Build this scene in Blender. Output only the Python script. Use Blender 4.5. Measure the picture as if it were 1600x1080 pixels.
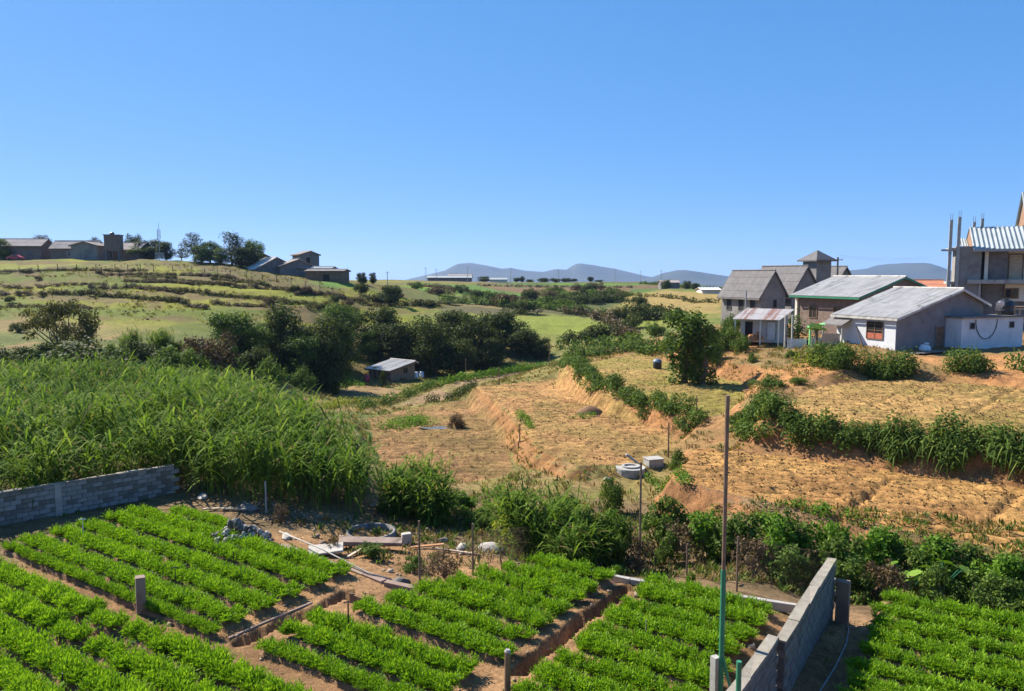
import bpy, bmesh, math, random
import numpy as np
from mathutils import Vector, Matrix
R = math.radians
random.seed(7)
RNG = np.random.default_rng(11)
for o in list(bpy.data.objects):
    bpy.data.objects.remove(o)
scene = bpy.context.scene
COL = scene.collection

# ---------------------------------------------------------------- camera, sky, sun, exposure
EYE = 10.0
FPX = 1200.0
PITCH = R(5.24)
cam_d = bpy.data.cameras.new('camera')
cam_d.sensor_width = 36.0
cam_d.lens = 36.0 * FPX / 1600.0
cam_d.clip_start = 0.1
cam_d.clip_end = 30000
cam = bpy.data.objects.new('camera', cam_d)
COL.objects.link(cam)
cam.location = (0, 0, EYE)
cam.rotation_euler = (math.pi / 2 - PITCH, 0, 0)
scene.camera = cam

SUN_AZ = R(-51)      # measured from the view direction (+y), negative = left
SUN_EL = R(41)
world = bpy.data.worlds.new('World')
scene.world = world
world.use_nodes = True
wn = world.node_tree
wn.nodes.clear()
sky = wn.nodes.new('ShaderNodeTexSky')
sky.sky_type = 'NISHITA'
sky.sun_disc = False
sky.sun_elevation = SUN_EL
sky.sun_rotation = SUN_AZ
sky.altitude = 1900
sky.air_density = 0.6
sky.dust_density = 0.4
sky.ozone_density = 3.0
bg = wn.nodes.new('ShaderNodeBackground')
bg.inputs['Strength'].default_value = 0.138
wo = wn.nodes.new('ShaderNodeOutputWorld')
sp_ = wn.nodes.new('ShaderNodeSeparateColor')       # the photograph's soft tone curve, the same over the whole sky
cb_ = wn.nodes.new('ShaderNodeCombineColor')
wn.links.new(sky.outputs[0], sp_.inputs[0])
for ch, (g_, k_) in enumerate(((0.74, 0.43), (0.46, 0.97), (0.32, 1.92))):
    pw_ = wn.nodes.new('ShaderNodeMath'); pw_.operation = 'POWER'; pw_.inputs[1].default_value = g_
    ml_ = wn.nodes.new('ShaderNodeMath'); ml_.operation = 'MULTIPLY'; ml_.inputs[1].default_value = k_
    wn.links.new(sp_.outputs[ch], pw_.inputs[0]); wn.links.new(pw_.outputs[0], ml_.inputs[0]); wn.links.new(ml_.outputs[0], cb_.inputs[ch])
wn.links.new(cb_.outputs[0], bg.inputs['Color'])
wn.links.new(bg.outputs[0], wo.inputs['Surface'])

sun_d = bpy.data.lights.new('sun', 'SUN')
sun_d.energy = 5.0
sun_d.angle = R(0.53)
sun_d.color = (1.0, 0.94, 0.84)
sun = bpy.data.objects.new('sun', sun_d)
COL.objects.link(sun)
sdir = Vector((math.sin(SUN_AZ) * math.cos(SUN_EL), math.cos(SUN_AZ) * math.cos(SUN_EL), math.sin(SUN_EL)))
sun.rotation_euler = (-sdir).to_track_quat('-Z', 'Y').to_euler()
sun.location = (-40, 20, 60)

vs = scene.view_settings
vs.view_transform = 'Standard'
vs.look = 'None'
vs.exposure = 1.08
vs.gamma = 1.0
vs.use_curve_mapping = False
scene.cycles.max_bounces = 6
scene.cycles.diffuse_bounces = 3
scene.cycles.transmission_bounces = 4
scene.cycles.transparent_max_bounces = 8
scene.cycles.volume_bounces = 1
scene.cycles.use_denoising = True

# ---------------------------------------------------------------- materials
def nodes(name):
    m = bpy.data.materials.new(name)
    m.use_nodes = True
    t = m.node_tree
    t.nodes.clear()
    out = t.nodes.new('ShaderNodeOutputMaterial')
    return m, t, out

def N(t, kind, **kw):
    n = t.nodes.new(kind)
    for k, v in kw.items():
        if k in n.inputs:
            n.inputs[k].default_value = v
        else:
            setattr(n, k, v)
    return n

def mixcol(t, fac, a, b, blend='MIX'):
    n = t.nodes.new('ShaderNodeMix')
    n.data_type = 'RGBA'
    n.blend_type = blend
    for s, v in ((0, fac), (6, a), (7, b)):
        if hasattr(v, 'is_linked') or hasattr(v, 'links'):
            t.links.new(v, n.inputs[s])
        else:
            n.inputs[s].default_value = v if s == 0 else (*v, 1.0)
    return n.outputs[2]

def ramp(t, src, stops):
    r = t.nodes.new('ShaderNodeValToRGB')
    el = r.color_ramp.elements
    while len(el) < len(stops):
        el.new(0.5)
    for e, (p, c) in zip(el, stops):
        e.position = p
        e.color = (*c, 1.0) if len(c) == 3 else c
    t.links.new(src, r.inputs[0])
    return r.outputs[0]

MATS = {}
def surf(name, c1, c2, scale=2.0, rough=0.85, bump=0.2, bscale=None, metal=0.0, spec=0.3, streak=None, stain=None, coords='Object'):
    """weathered solid surface: two tones by noise, fine bump, optional streaks and stains"""
    m, t, out = nodes(name)
    tc = N(t, 'ShaderNodeTexCoord').outputs[coords]
    ns = N(t, 'ShaderNodeTexNoise', Scale=scale, Detail=7.0, Roughness=0.62)
    t.links.new(tc, ns.inputs['Vector'])
    fac = ramp(t, ns.outputs[0], [(0.32, (0, 0, 0)), (0.68, (1, 1, 1))])
    col = mixcol(t, fac, c1, c2)
    if streak:
        mp = N(t, 'ShaderNodeMapping')
        mp.inputs['Scale'].default_value = streak[1]
        t.links.new(tc, mp.inputs['Vector'])
        n2 = N(t, 'ShaderNodeTexNoise', Scale=1.0, Detail=5.0, Roughness=0.6)
        t.links.new(mp.outputs[0], n2.inputs['Vector'])
        f2 = ramp(t, n2.outputs[0], [(streak[2], (0, 0, 0)), (streak[2] + 0.16, (1, 1, 1))])
        col = mixcol(t, f2, col, streak[0])
    if stain:
        n3 = N(t, 'ShaderNodeTexNoise', Scale=stain[1], Detail=6.0, Roughness=0.7, Distortion=0.6)
        t.links.new(tc, n3.inputs['Vector'])
        f3 = ramp(t, n3.outputs[0], [(stain[2], (0, 0, 0)), (stain[2] + 0.14, (1, 1, 1))])
        col = mixcol(t, f3, col, stain[0])
    b = N(t, 'ShaderNodeBsdfPrincipled', Roughness=rough, Metallic=metal)
    b.inputs['Specular IOR Level'].default_value = spec
    t.links.new(col, b.inputs['Base Color'])
    if bump:
        nb = N(t, 'ShaderNodeTexNoise', Scale=bscale or scale * 9, Detail=6.0, Roughness=0.7)
        t.links.new(tc, nb.inputs['Vector'])
        bp = N(t, 'ShaderNodeBump', Strength=bump, Distance=0.03)
        t.links.new(nb.outputs[0], bp.inputs['Height'])
        t.links.new(bp.outputs[0], b.inputs['Normal'])
    t.links.new(b.outputs[0], out.inputs[0])
    MATS[name] = m
    return m

def leaf(name, dark, mid, light, trans=0.35, rough=0.65, spec=0.1, dry=None):
    """foliage: each leaf carries its own 'tint' value, light passes through it"""
    m, t, out = nodes(name)
    at = N(t, 'ShaderNodeAttribute', attribute_name='tint')
    col = ramp(t, at.outputs['Fac'], ([(0.0, dry), (0.04, dry), (0.06, dark)] if dry else [(0.0, dark)]) + [(0.5, mid), (1.0, light)])
    b = N(t, 'ShaderNodeBsdfPrincipled', Roughness=rough)
    b.inputs['Specular IOR Level'].default_value = spec
    t.links.new(col, b.inputs['Base Color'])
    tr = N(t, 'ShaderNodeBsdfTranslucent')
    c2 = mixcol(t, 1.0, col, (1.0, 1.0, 0.55), 'MULTIPLY')
    t.links.new(c2, tr.inputs['Color'])
    mx = N(t, 'ShaderNodeMixShader', Fac=trans)
    t.links.new(b.outputs[0], mx.inputs[1])
    t.links.new(tr.outputs[0], mx.inputs[2])
    t.links.new(mx.outputs[0], out.inputs[0])
    MATS[name] = m
    return m

def ground_mat(name, bump=0.6, var=0.45):
    """earth and turf: colour attribute of the ground cover, broken up by noise at three sizes"""
    m, t, out = nodes(name)
    at = N(t, 'ShaderNodeAttribute', attribute_name='cover')
    geo = N(t, 'ShaderNodeNewGeometry')
    col = at.outputs['Color']
    for sc, lo, hi in ((0.35, 1 - var * 0.6, 1 + var * 0.5), (2.6, 1 - var, 1 + var * 0.8), (14.0, 1 - var, 1 + var)):
        ns = N(t, 'ShaderNodeTexNoise', Scale=sc, Detail=5.0, Roughness=0.7)
        t.links.new(geo.outputs['Position'], ns.inputs['Vector'])
        f = ramp(t, ns.outputs[0], [(0.3, (lo, lo, lo)), (0.7, (hi, hi, hi * 0.97))])
        col = mixcol(t, 1.0, col, f, 'MULTIPLY')
    b = N(t, 'ShaderNodeBsdfPrincipled', Roughness=0.95)
    b.inputs['Specular IOR Level'].default_value = 0.1
    t.links.new(col, b.inputs['Base Color'])
    nb = N(t, 'ShaderNodeTexNoise', Scale=7.0, Detail=8.0, Roughness=0.75)
    t.links.new(geo.outputs['Position'], nb.inputs['Vector'])
    bp = N(t, 'ShaderNodeBump', Strength=bump, Distance=0.12)
    t.links.new(nb.outputs[0], bp.inputs['Height'])
    t.links.new(bp.outputs[0], b.inputs['Normal'])
    t.links.new(b.outputs[0], out.inputs[0])
    MATS[name] = m
    return m

ground_mat('earth', 0.7, 0.40)
ground_mat('tilled_earth', 1.0, 0.5)
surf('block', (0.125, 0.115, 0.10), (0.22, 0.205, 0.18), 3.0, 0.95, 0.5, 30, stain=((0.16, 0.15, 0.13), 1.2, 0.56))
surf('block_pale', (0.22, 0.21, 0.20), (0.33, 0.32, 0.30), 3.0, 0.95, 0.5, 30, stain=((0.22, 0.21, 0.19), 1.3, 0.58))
surf('mortar', (0.09, 0.085, 0.075), (0.14, 0.13, 0.115), 4.0, 0.95, 0.4)
surf('concrete', (0.30, 0.28, 0.25), (0.42, 0.40, 0.36), 2.0, 0.9, 0.3, 25, stain=((0.17, 0.15, 0.12), 0.9, 0.58))
surf('concrete_brown', (0.22, 0.15, 0.11), (0.33, 0.24, 0.19), 2.5, 0.95, 0.5, 25, stain=((0.12, 0.09, 0.07), 1.6, 0.56))
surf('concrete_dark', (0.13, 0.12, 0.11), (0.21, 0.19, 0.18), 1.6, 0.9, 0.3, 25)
surf('coping', (0.24, 0.205, 0.155), (0.34, 0.30, 0.24), 3.0, 0.95, 0.6, 22, stain=((0.2, 0.19, 0.1), 2.0, 0.55))
surf('render_grey', (0.19, 0.175, 0.155), (0.28, 0.26, 0.235), 0.8, 0.9, 0.2, 20, stain=((0.15, 0.135, 0.12), 0.35, 0.55))
surf('whitewash', (0.56, 0.56, 0.57), (0.70, 0.70, 0.69), 0.9, 0.85, 0.15, 18, streak=((0.45, 0.42, 0.38), (2.2, 2.2, 0.25), 0.62), stain=((0.5, 0.42, 0.34), 0.6, 0.66))
surf('plaster_grey', (0.45, 0.43, 0.42), (0.54, 0.52, 0.50), 0.8, 0.9, 0.2, 18, stain=((0.36, 0.33, 0.31), 0.5, 0.56))
surf('cream', (0.62, 0.57, 0.47), (0.72, 0.68, 0.58), 0.7, 0.85, 0.1, stain=((0.5, 0.43, 0.33), 0.5, 0.6))
surf('brick', (0.20, 0.135, 0.095), (0.30, 0.215, 0.15), 2.2, 0.9, 0.4, 14)
surf('brick_dark', (0.15, 0.105, 0.08), (0.23, 0.17, 0.135), 2.2, 0.9, 0.4, 14)
surf('wood_brown', (0.22, 0.12, 0.07), (0.32, 0.19, 0.12), 2.0, 0.8, 0.2)
surf('plaster_shaded', (0.19, 0.175, 0.17), (0.25, 0.235, 0.225), 0.8, 0.9, 0.2, 18, stain=((0.15, 0.135, 0.125), 0.5, 0.56))  # plaster darkened to stand in for deeper shade on the gable side
surf('roof_asbestos', (0.45, 0.42, 0.375), (0.60, 0.565, 0.51), 0.5, 0.9, 0.15, 12, streak=((0.27, 0.25, 0.23), (2.5, 0.2, 0.2), 0.52), stain=((0.20, 0.185, 0.165), 0.5, 0.56))
surf('roof_slate', (0.10, 0.09, 0.085), (0.16, 0.145, 0.14), 1.2, 0.8, 0.25, 10, streak=((0.20, 0.18, 0.175), (4, 0.3, 0.3), 0.56))
surf('roof_zinc', (0.26, 0.29, 0.29), (0.36, 0.39, 0.385), 0.6, 0.6, 0.1, 10, metal=0.1, spec=0.3, streak=((0.36, 0.38, 0.38), (3, 0.3, 0.3), 0.6))
surf('roof_rust', (0.50, 0.46, 0.42), (0.60, 0.55, 0.50), 1.0, 0.75, 0.2, streak=((0.34, 0.17, 0.12), (2.0, 0.15, 0.15), 0.47))
surf('roof_brown', (0.24, 0.20, 0.17), (0.36, 0.31, 0.28), 0.6, 0.9, 0.2, 8)
surf('roof_red', (0.42, 0.15, 0.08), (0.52, 0.22, 0.12), 1.5, 0.9, 0.2)
surf('wood', (0.14, 0.085, 0.05), (0.26, 0.17, 0.10), 3.0, 0.8, 0.3, 20, streak=((0.09, 0.06, 0.04), (8, 8, 0.6), 0.55))
surf('wood_pale', (0.40, 0.31, 0.21), (0.52, 0.42, 0.30), 3.0, 0.8, 0.2)
surf('wood_orange', (0.42, 0.19, 0.08), (0.52, 0.26, 0.12), 2.0, 0.7, 0.2)
surf('green_paint', (0.03, 0.16, 0.09), (0.05, 0.24, 0.13), 4.0, 0.5, 0.1)
surf('pale_green', (0.25, 0.62, 0.18), (0.32, 0.72, 0.26), 2.0, 0.7, 0.1)
surf('rusty_metal', (0.15, 0.10, 0.07), (0.27, 0.19, 0.13), 5.0, 0.7, 0.3, 30, metal=0.3)
surf('steel', (0.24, 0.24, 0.24), (0.38, 0.38, 0.38), 5.0, 0.55, 0.1, metal=0.4)
surf('galv', (0.50, 0.52, 0.54), (0.66, 0.68, 0.70), 3.0, 0.45, 0.1, metal=0.3, spec=0.5)
surf('dark_void', (0.012, 0.011, 0.010), (0.03, 0.027, 0.024), 2.0, 0.7, 0.0)
surf('glass_dark', (0.02, 0.02, 0.022), (0.05, 0.04, 0.035), 1.0, 0.12, 0.0, spec=0.6)
surf('pool_water', (0.10, 0.09, 0.07), (0.16, 0.15, 0.13), 1.0, 0.25, 0.0, spec=0.4)
surf('curtain_red', (0.36, 0.08, 0.04), (0.50, 0.16, 0.09), 6.0, 0.8, 0.2)
surf('black_plastic', (0.012, 0.012, 0.013), (0.025, 0.025, 0.026), 2.0, 0.4, 0.05, spec=0.5)
surf('blue_plastic', (0.06, 0.10, 0.16), (0.14, 0.20, 0.27), 2.0, 0.5, 0.05)
surf('white_plastic', (0.68, 0.68, 0.68), (0.80, 0.80, 0.80), 3.0, 0.6, 0.2)
surf('red_cloth', (0.45, 0.04, 0.06), (0.58, 0.10, 0.12), 4.0, 0.8, 0.1)
surf('stone', (0.07, 0.06, 0.05), (0.20, 0.18, 0.16), 2.5, 0.9, 0.5, 14, coords='Object')
surf('stone_pale', (0.32, 0.28, 0.23), (0.48, 0.44, 0.38), 2.5, 0.9, 0.4, 14)
surf('rubble', (0.20, 0.13, 0.08), (0.36, 0.28, 0.21), 2.0, 0.95, 0.4, 14)
surf('bark', (0.10, 0.075, 0.05), (0.19, 0.15, 0.11), 3.0, 0.95, 0.6, 16)
surf('bark_pale', (0.28, 0.24, 0.19), (0.40, 0.36, 0.30), 3.0, 0.95, 0.5, 16)
surf('bed_soil', (0.16, 0.085, 0.045), (0.28, 0.16, 0.085), 3.0, 0.97, 0.9, 12)
surf('mountain_cover', (0.025, 0.035, 0.022), (0.05, 0.058, 0.035), 0.004, 0.95, 0.0)
surf('asphalt', (0.045, 0.045, 0.047), (0.07, 0.07, 0.07), 2.0, 0.9, 0.2)

leaf('carrot_leaf', (0.07, 0.17, 0.008), (0.155, 0.305, 0.012), (0.29, 0.45, 0.022), 0.42, 0.6, 0.2, (0.30, 0.30, 0.04))
leaf('reed_leaf', (0.045, 0.095, 0.012), (0.125, 0.21, 0.026), (0.28, 0.34, 0.075), 0.45, 0.75, 0.04, (0.26, 0.20, 0.09))
leaf('dark_leaf', (0.030, 0.046, 0.010), (0.062, 0.085, 0.018), (0.135, 0.15, 0.036), 0.28)
leaf('mid_leaf', (0.042, 0.080, 0.014), (0.092, 0.15, 0.024), (0.19, 0.25, 0.045), 0.34)
leaf('bright_leaf', (0.06, 0.13, 0.012), (0.12, 0.23, 0.02), (0.22, 0.34, 0.05), 0.38)
leaf('yellow_leaf', (0.13, 0.17, 0.012), (0.24, 0.28, 0.02), (0.38, 0.40, 0.05), 0.38)
leaf('olive_leaf', (0.048, 0.050, 0.014), (0.10, 0.098, 0.026), (0.19, 0.175, 0.05), 0.28)
leaf('brown_leaf', (0.065, 0.042, 0.024), (0.125, 0.082, 0.045), (0.22, 0.15, 0.075), 0.25)
leaf('purple_leaf', (0.065, 0.048, 0.030), (0.125, 0.092, 0.055), (0.21, 0.16, 0.09), 0.25)
leaf('grey_leaf', (0.040, 0.055, 0.034), (0.075, 0.095, 0.055), (0.14, 0.16, 0.095), 0.25)
leaf('dry_grass', (0.13, 0.095, 0.03), (0.25, 0.185, 0.06), (0.38, 0.29, 0.12), 0.3)
leaf('field_crop', (0.07, 0.075, 0.02), (0.16, 0.125, 0.045), (0.34, 0.24, 0.10), 0.3)
leaf('clod', (0.05, 0.028, 0.014), (0.11, 0.06, 0.028), (0.30, 0.19, 0.09), 0.05)
leaf('hill_grass', (0.13, 0.135, 0.02), (0.24, 0.235, 0.035), (0.34, 0.31, 0.07), 0.3)

# ---------------------------------------------------------------- small helpers
def ray(px, py):
    X, U = px - 800.0, -(py - 540.0)
    return np.array([X, FPX * math.cos(PITCH) + U * math.sin(PITCH), -FPX * math.sin(PITCH) + U * math.cos(PITCH)])

def on_z(px, py, z):
    d = ray(px, py)
    t = (z - EYE) / d[2]
    return np.array([d[0] * t, d[1] * t, z])

def on_y(px, py, y):
    d = ray(px, py)
    t = y / d[1]
    return np.array([d[0] * t, y, EYE + d[2] * t])

E1 = np.array([0.835, -0.55]); E1 /= np.linalg.norm(E1)
E2 = np.array([-E1[1], E1[0]])
def ab(a, b):
    """garden frame (along the carrot rows, across them) to world x, y"""
    p = a * E1 + b * E2
    return np.array([p[0], p[1]])

def _hash(ix, iy, seed):
    h = np.sin(ix * 127.1 + iy * 311.7 + seed * 74.7) * 43758.5453
    return h - np.floor(h)

def vnoise(x, y, seed=0.0):
    ix, iy = np.floor(x), np.floor(y)
    fx, fy = x - ix, y - iy
    fx, fy = fx * fx * (3 - 2 * fx), fy * fy * (3 - 2 * fy)
    a, b = _hash(ix, iy, seed), _hash(ix + 1, iy, seed)
    c, d = _hash(ix, iy + 1, seed), _hash(ix + 1, iy + 1, seed)
    return (a + (b - a) * fx) * (1 - fy) + (c + (d - c) * fx) * fy

def fbm(x, y, octaves=4, seed=0.0):
    s, amp, tot = 0, 0.5, 0
    for k in range(octaves):
        s = s + amp * vnoise(x, y, seed + k * 3.1)
        tot += amp
        amp *= 0.5
        x, y = x * 2.03 + 7.3, y * 2.03 + 3.7
    return s / tot

def smooth(e0, e1, v):
    t = np.clip((v - e0) / (e1 - e0), 0, 1)
    return t * t * (3 - 2 * t)

def sdist(poly, x, y):
    """signed distance to a polygon, positive inside"""
    poly = np.asarray(poly)[:, :2]
    best = np.full(np.shape(x), 1e9)
    inside = np.zeros(np.shape(x), bool)
    n = len(poly)
    for i in range(n):
        ax, ay = poly[i]; bx, by = poly[(i + 1) % n]
        dx, dy = bx - ax, by - ay
        t = np.clip(((x - ax) * dx + (y - ay) * dy) / (dx * dx + dy * dy + 1e-12), 0, 1)
        best = np.minimum(best, np.hypot(x - ax - t * dx, y - ay - t * dy))
        cond = ((ay > y) != (by > y)) & (x < (bx - ax) * (y - ay) / (by - ay + 1e-12) + ax)
        inside ^= cond
    return np.where(inside, best, -best)

def seg_dist(pts, x, y):
    best = np.full(np.shape(x), 1e9)
    for (ax, ay), (bx, by) in zip(pts[:-1], pts[1:]):
        dx, dy = bx - ax, by - ay
        t = np.clip(((x - ax) * dx + (y - ay) * dy) / (dx * dx + dy * dy + 1e-12), 0, 1)
        best = np.minimum(best, np.hypot(x - ax - t * dx, y - ay - t * dy))
    return best

# ---------------------------------------------------------------- terrain: heights surveyed at scattered points
CTRL = []
def cz(px, py, z): CTRL.append(on_z(px, py, z))
def cy(px, py, y): CTRL.append(on_y(px, py, y))
def cw(x, y, z): CTRL.append(np.array([x, y, z], float))
for a in (-36, -30, -24, -18, -12, -6):
    for b in (2, 8, 12, 15, 18):
        cw(*ab(a, b), 0)
for a, b in ((-13, 21), (-10, 22), (-6, 22.5)):
    cw(*ab(a, b), 0)
for a, b in ((-3, 18), (-3, 24), (2, 18), (2, 25.5), (7, 22), (7, 28), (0, 12)):
    cw(*ab(a, b), -0.25)
for p in ((560, 850, -0.5), (700, 870, -0.6), (640, 800, -1.0), (480, 790, -0.2), (780, 850, -0.9), (740, 780, -2.0), (860, 800, -1.8)):
    cz(*p)
for p in ((-25, 40, 0), (-20, 50, 0), (-14, 42, 0), (-35, 58, 0), (-20, 60, -0.5), (-10, 37, 0), (-34, 34, 0), (-48, 50, 0.3), (-55, 75, 0), (-32, 78, -0.5), (-18, 72, -3)):
    cw(*p)
for p in ((5, 29, -1.5), (12, 27.5, -1.5), (18.5, 25, -1.3), (1, 31, -1.8), (26, 22, -1.2)):
    cw(*p)
for p in ((640, 720, -3.2), (740, 725, -3.2), (600, 660, -4.0), (700, 650, -4.0), (560, 620, -4.8), (520, 600, -5.0), (620, 605, -5.2), (690, 600, -5.2), (760, 592, -5.0), (840, 578, -4.6), (500, 650, -3.6), (900, 745, -2.4), (980, 760, -2.4), (1080, 790, -2.0), (860, 690, -2.6)):
    cz(*p)
# terraces on the right (their pads are cut in below)
for p in ((800, 610, -1.9), (900, 620, -1.8), (950, 700, -1.7), (900, 570, -0.3), (868, 580, -1.6), (850, 573, -2.6), (1165, 642, 0.7), (1150, 662, 0.0), (1130, 640, 0.3), (1000, 570, 0), (1100, 620, 0), (1200, 760, -0.5), (1500, 810, -0.3), (1300, 625, 1.5), (1550, 640, 1.7), (1120, 575, 1.2), (1250, 572, 2.0), (1400, 572, 2.4), (1590, 570, 2.6), (1350, 550, 2.9), (1590, 548, 3.0)):
    cz(*p)
for p in ((36, 74, 3.0), (50, 76, 3.0), (34, 88, 3.1), (50, 92, 3.1), (34, 108, 3.2), (55, 110, 3.2), (80, 95, 3.4), (75, 75, 3.0), (60, 140, 3.5)):
    cw(*p)
# left hill
for p in ((0, 545, 92), (130, 545, 95), (300, 548, 95), (0, 500, 115), (200, 500, 118), (350, 503, 120), (450, 520, 118),
          (0, 460, 145), (200, 456, 150), (400, 462, 150), (520, 476, 152), (0, 430, 172), (250, 430, 175), (450, 446, 172),
          (-200, 412, 195), (0, 410, 197), (100, 408, 200), (250, 407, 205), (350, 412, 205), (430, 426, 200), (540, 441, 200), (600, 447, 215)):
    cy(*p)
for px, z in ((-300, 12), (0, 12), (200, 12), (350, 11), (480, 8), (560, 6)):
    cw((px - 800) / 1200 * 300, 300, z)
# middle distance
for p in ((430, 570, 98), (560, 585, 112), (700, 585, 120), (820, 565, 125), (560, 525, 138), (680, 520, 142), (780, 520, 145), (620, 472, 185), (560, 478, 165),
          (700, 470, 215), (700, 455, 260), (800, 447, 350), (700, 440, 420), (800, 441, 440), (900, 441, 450), (1000, 441, 450), (600, 437, 400),
          (860, 500, 168), (800, 512, 155), (900, 525, 145), (960, 545, 118), (900, 558, 118), (1000, 522, 140), (950, 482, 205), (850, 470, 230),
          (1050, 475, 205), (1050, 452, 262), (1110, 456, 258), (1000, 456, 310), (900, 455, 330), (1100, 505, 140), (1060, 520, 120), (1180, 470, 200), (1300, 470, 210), (1600, 470, 220)):
    cy(*p)
for az in (-75, -50, -36, -24, -14, -6, 0, 6, 14, 24, 36, 50, 75):
    for r, z in ((650, -6), (1100, -25), (2200, -45), (4500, -60), (9000, -60)):
        cw(r * math.sin(R(az)), r * math.cos(R(az)), z)
for az in (50, 75):
    for r, z in ((20, -0.3), (40, 0.5), (70, 2.5), (120, 3.3), (300, 3)):
        cw(r * math.sin(R(az)), r * math.cos(R(az)), z)
for az in (-50, -75):
    for r, z in ((20, 0), (60, 0.2), (120, 3), (220, 13), (320, 12)):
        cw(r * math.sin(R(az)), r * math.cos(R(az)), z)
CTRL = np.array(CTRL)

def warp(x, y):
    r = np.maximum(np.hypot(x, y), 4.0)
    th = np.clip(np.arctan2(x, y), -1.35, 1.35)
    return np.stack([th * 2.4, np.log(r)], -1)

CP = warp(CTRL[:, 0], CTRL[:, 1])
_d = np.linalg.norm(CP[:, None] - CP[None], axis=-1)
_K = np.sqrt(_d * _d + 0.0016)
_P = np.concatenate([np.ones((len(CP), 1)), CP], 1)
_A = np.block([[_K + np.eye(len(CP)) * -2e-3, _P], [_P.T, np.zeros((3, 3))]])
_S = np.linalg.solve(_A, np.concatenate([CTRL[:, 2], np.zeros(3)]))

def base_height(x, y):
    q = warp(x, y)
    z = np.empty(len(q))
    for i in range(0, len(q), 40000):
        s = q[i:i + 40000]
        d2 = ((s[:, None] - CP[None]) ** 2).sum(-1)
        z[i:i + 40000] = np.sqrt(d2 + 0.0016) @ _S[:-3] + _S[-3] + s @ _S[-2:]
    return z

# field pads: outline in the survey, level, width of the bank round it, furrow direction and depth
def pad(pts, zs):
    return np.array([on_z(px, py, z) for (px, py), z in zip(pts, zs if hasattr(zs, '__len__') else [zs] * len(pts))])
def plane(P):
    A = np.c_[P[:, 0], P[:, 1], np.ones(len(P))]
    return np.linalg.lstsq(A, P[:, 2], rcond=None)[0]
FIELDS = []
def field(key, pts, zs, bank, fdir=None, spacing=0.6, depth=0.0, col=None, col2=None, label='', name='ploughed_field'):
    P = pad(pts, zs)
    FIELDS.append(dict(key=key, poly=P[:, :2], pl=plane(P), bank=bank, fdir=fdir, sp=spacing, dep=depth, col=col, col2=col2, label=label, name=name))
SOIL_A, SOIL_B = (0.38, 0.205, 0.09), (0.31, 0.165, 0.075)
field('C', [(575, 655), (640, 640), (735, 622), (790, 680), (805, 745), (700, 760), (610, 750), (585, 700)], [-4.1, -4.1, -4.0, -3.3, -3.1, -3.0, -3.0, -3.5], 1.2, (1, -0.12), 1.1, 0.2, (0.30, 0.165, 0.08), (0.23, 0.145, 0.06), 'ploughed brown valley field below the earth bank, behind the reed clump')
field('S', [(496, 622), (560, 601), (645, 612), (572, 628)], -5.0, 0.8, (1, 0.3), 0.9, 0.08, (0.30, 0.19, 0.11), (0.24, 0.16, 0.08), 'small ploughed plot in front of the valley hut')
field('S2', [(600, 640), (730, 590), (835, 578), (745, 604), (690, 628)], -4.6, 0.8, (0.5, 1), 1.0, 0.1, (0.28, 0.18, 0.11), (0.22, 0.17, 0.07), 'narrow ploughed strip along the green bank beyond the valley field')
field('D', [(742, 604), (868, 592), (960, 640), (1055, 690), (1000, 722), (905, 727), (838, 700), (795, 645)], [-2.2, -2.1, -1.9, -1.7, -1.7, -1.7, -1.9, -2.1], 1.2, (1, -0.2), 1.1, 0.18, SOIL_A, (0.29, 0.185, 0.07), 'tan middle terrace field between two earth banks')
field('E', [(888, 572), (1000, 552), (1085, 580), (1160, 600), (1165, 632), (1112, 652), (1010, 622), (930, 596)], 0.0, 1.3, (1, 0.4), 1.1, 0.14, (0.33, 0.215, 0.08), (0.25, 0.20, 0.055), 'olive tan upper terrace field left of the vine covered tree')
field('F', [(1048, 750), (1085, 698), (1250, 717), (1600, 764), (1760, 786), (1760, 900), (1600, 862), (1400, 824), (1180, 782)], [-0.6, -0.6, -0.5, -0.3, -0.3, -0.3, -0.3, -0.4, -0.6], 1.0, (1, -0.42), 0.9, 0.18, (0.45, 0.245, 0.092), (0.37, 0.19, 0.075), 'bright orange tan ploughed field on the right, below the hedge bank')
field('G', [(1200, 648), (1268, 606), (1375, 591), (1600, 606), (1760, 616), (1760, 715), (1600, 690), (1400, 666)], [1.5, 1.5, 1.5, 1.7, 1.8, 1.8, 1.7, 1.5], 1.2, (1, -0.3), 0.9, 0.15, (0.41, 0.24, 0.095), (0.32, 0.215, 0.075), 'tan ploughed field above the hedge, below the white house')
TRENCHES = []   # (world polyline, half width, depth)
def tr_px(pts, z, hw, dep): TRENCHES.append(([tuple(on_z(px, py, z)[:2]) for px, py in pts], hw, dep))
tr_px([(1300, 818), (1392, 750)], -0.45, 0.28, 0.16)
tr_px([(1528, 830), (1592, 774)], -0.35, 0.28, 0.14)
tr_px([(1360, 634), (1440, 598)], 1.6, 0.25, 0.10)
tr_px([(1515, 648), (1588, 608)], 1.6, 0.30, 0.14)
tr_px([(842, 634), (908, 626)], -1.9, 0.35, 0.16)
tr_px([(845, 650), (930, 640)], -1.9, 0.3, 0.12)
tr_px([(1130, 702), (1170, 690)], -0.5, 0.3, 0.15)
TRENCHES.append(([tuple(ab(-17.3, 12.7)), tuple(ab(-17.1, 16.6))], 0.25, 0.42))
TRENCHES.append(([tuple(ab(-17.1, 16.5)), tuple(ab(-14.2, 16.1))], 0.30, 0.15))
TRENCHES.append(([tuple(ab(-10.0, 15.6)), tuple(ab(-10.0, 22.2))], 0.26, 0.45))
TRENCHES.append(([tuple(ab(-3.5, 16.0)), tuple(ab(-3.5, 24.0))], 0.4, 0.12))

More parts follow.
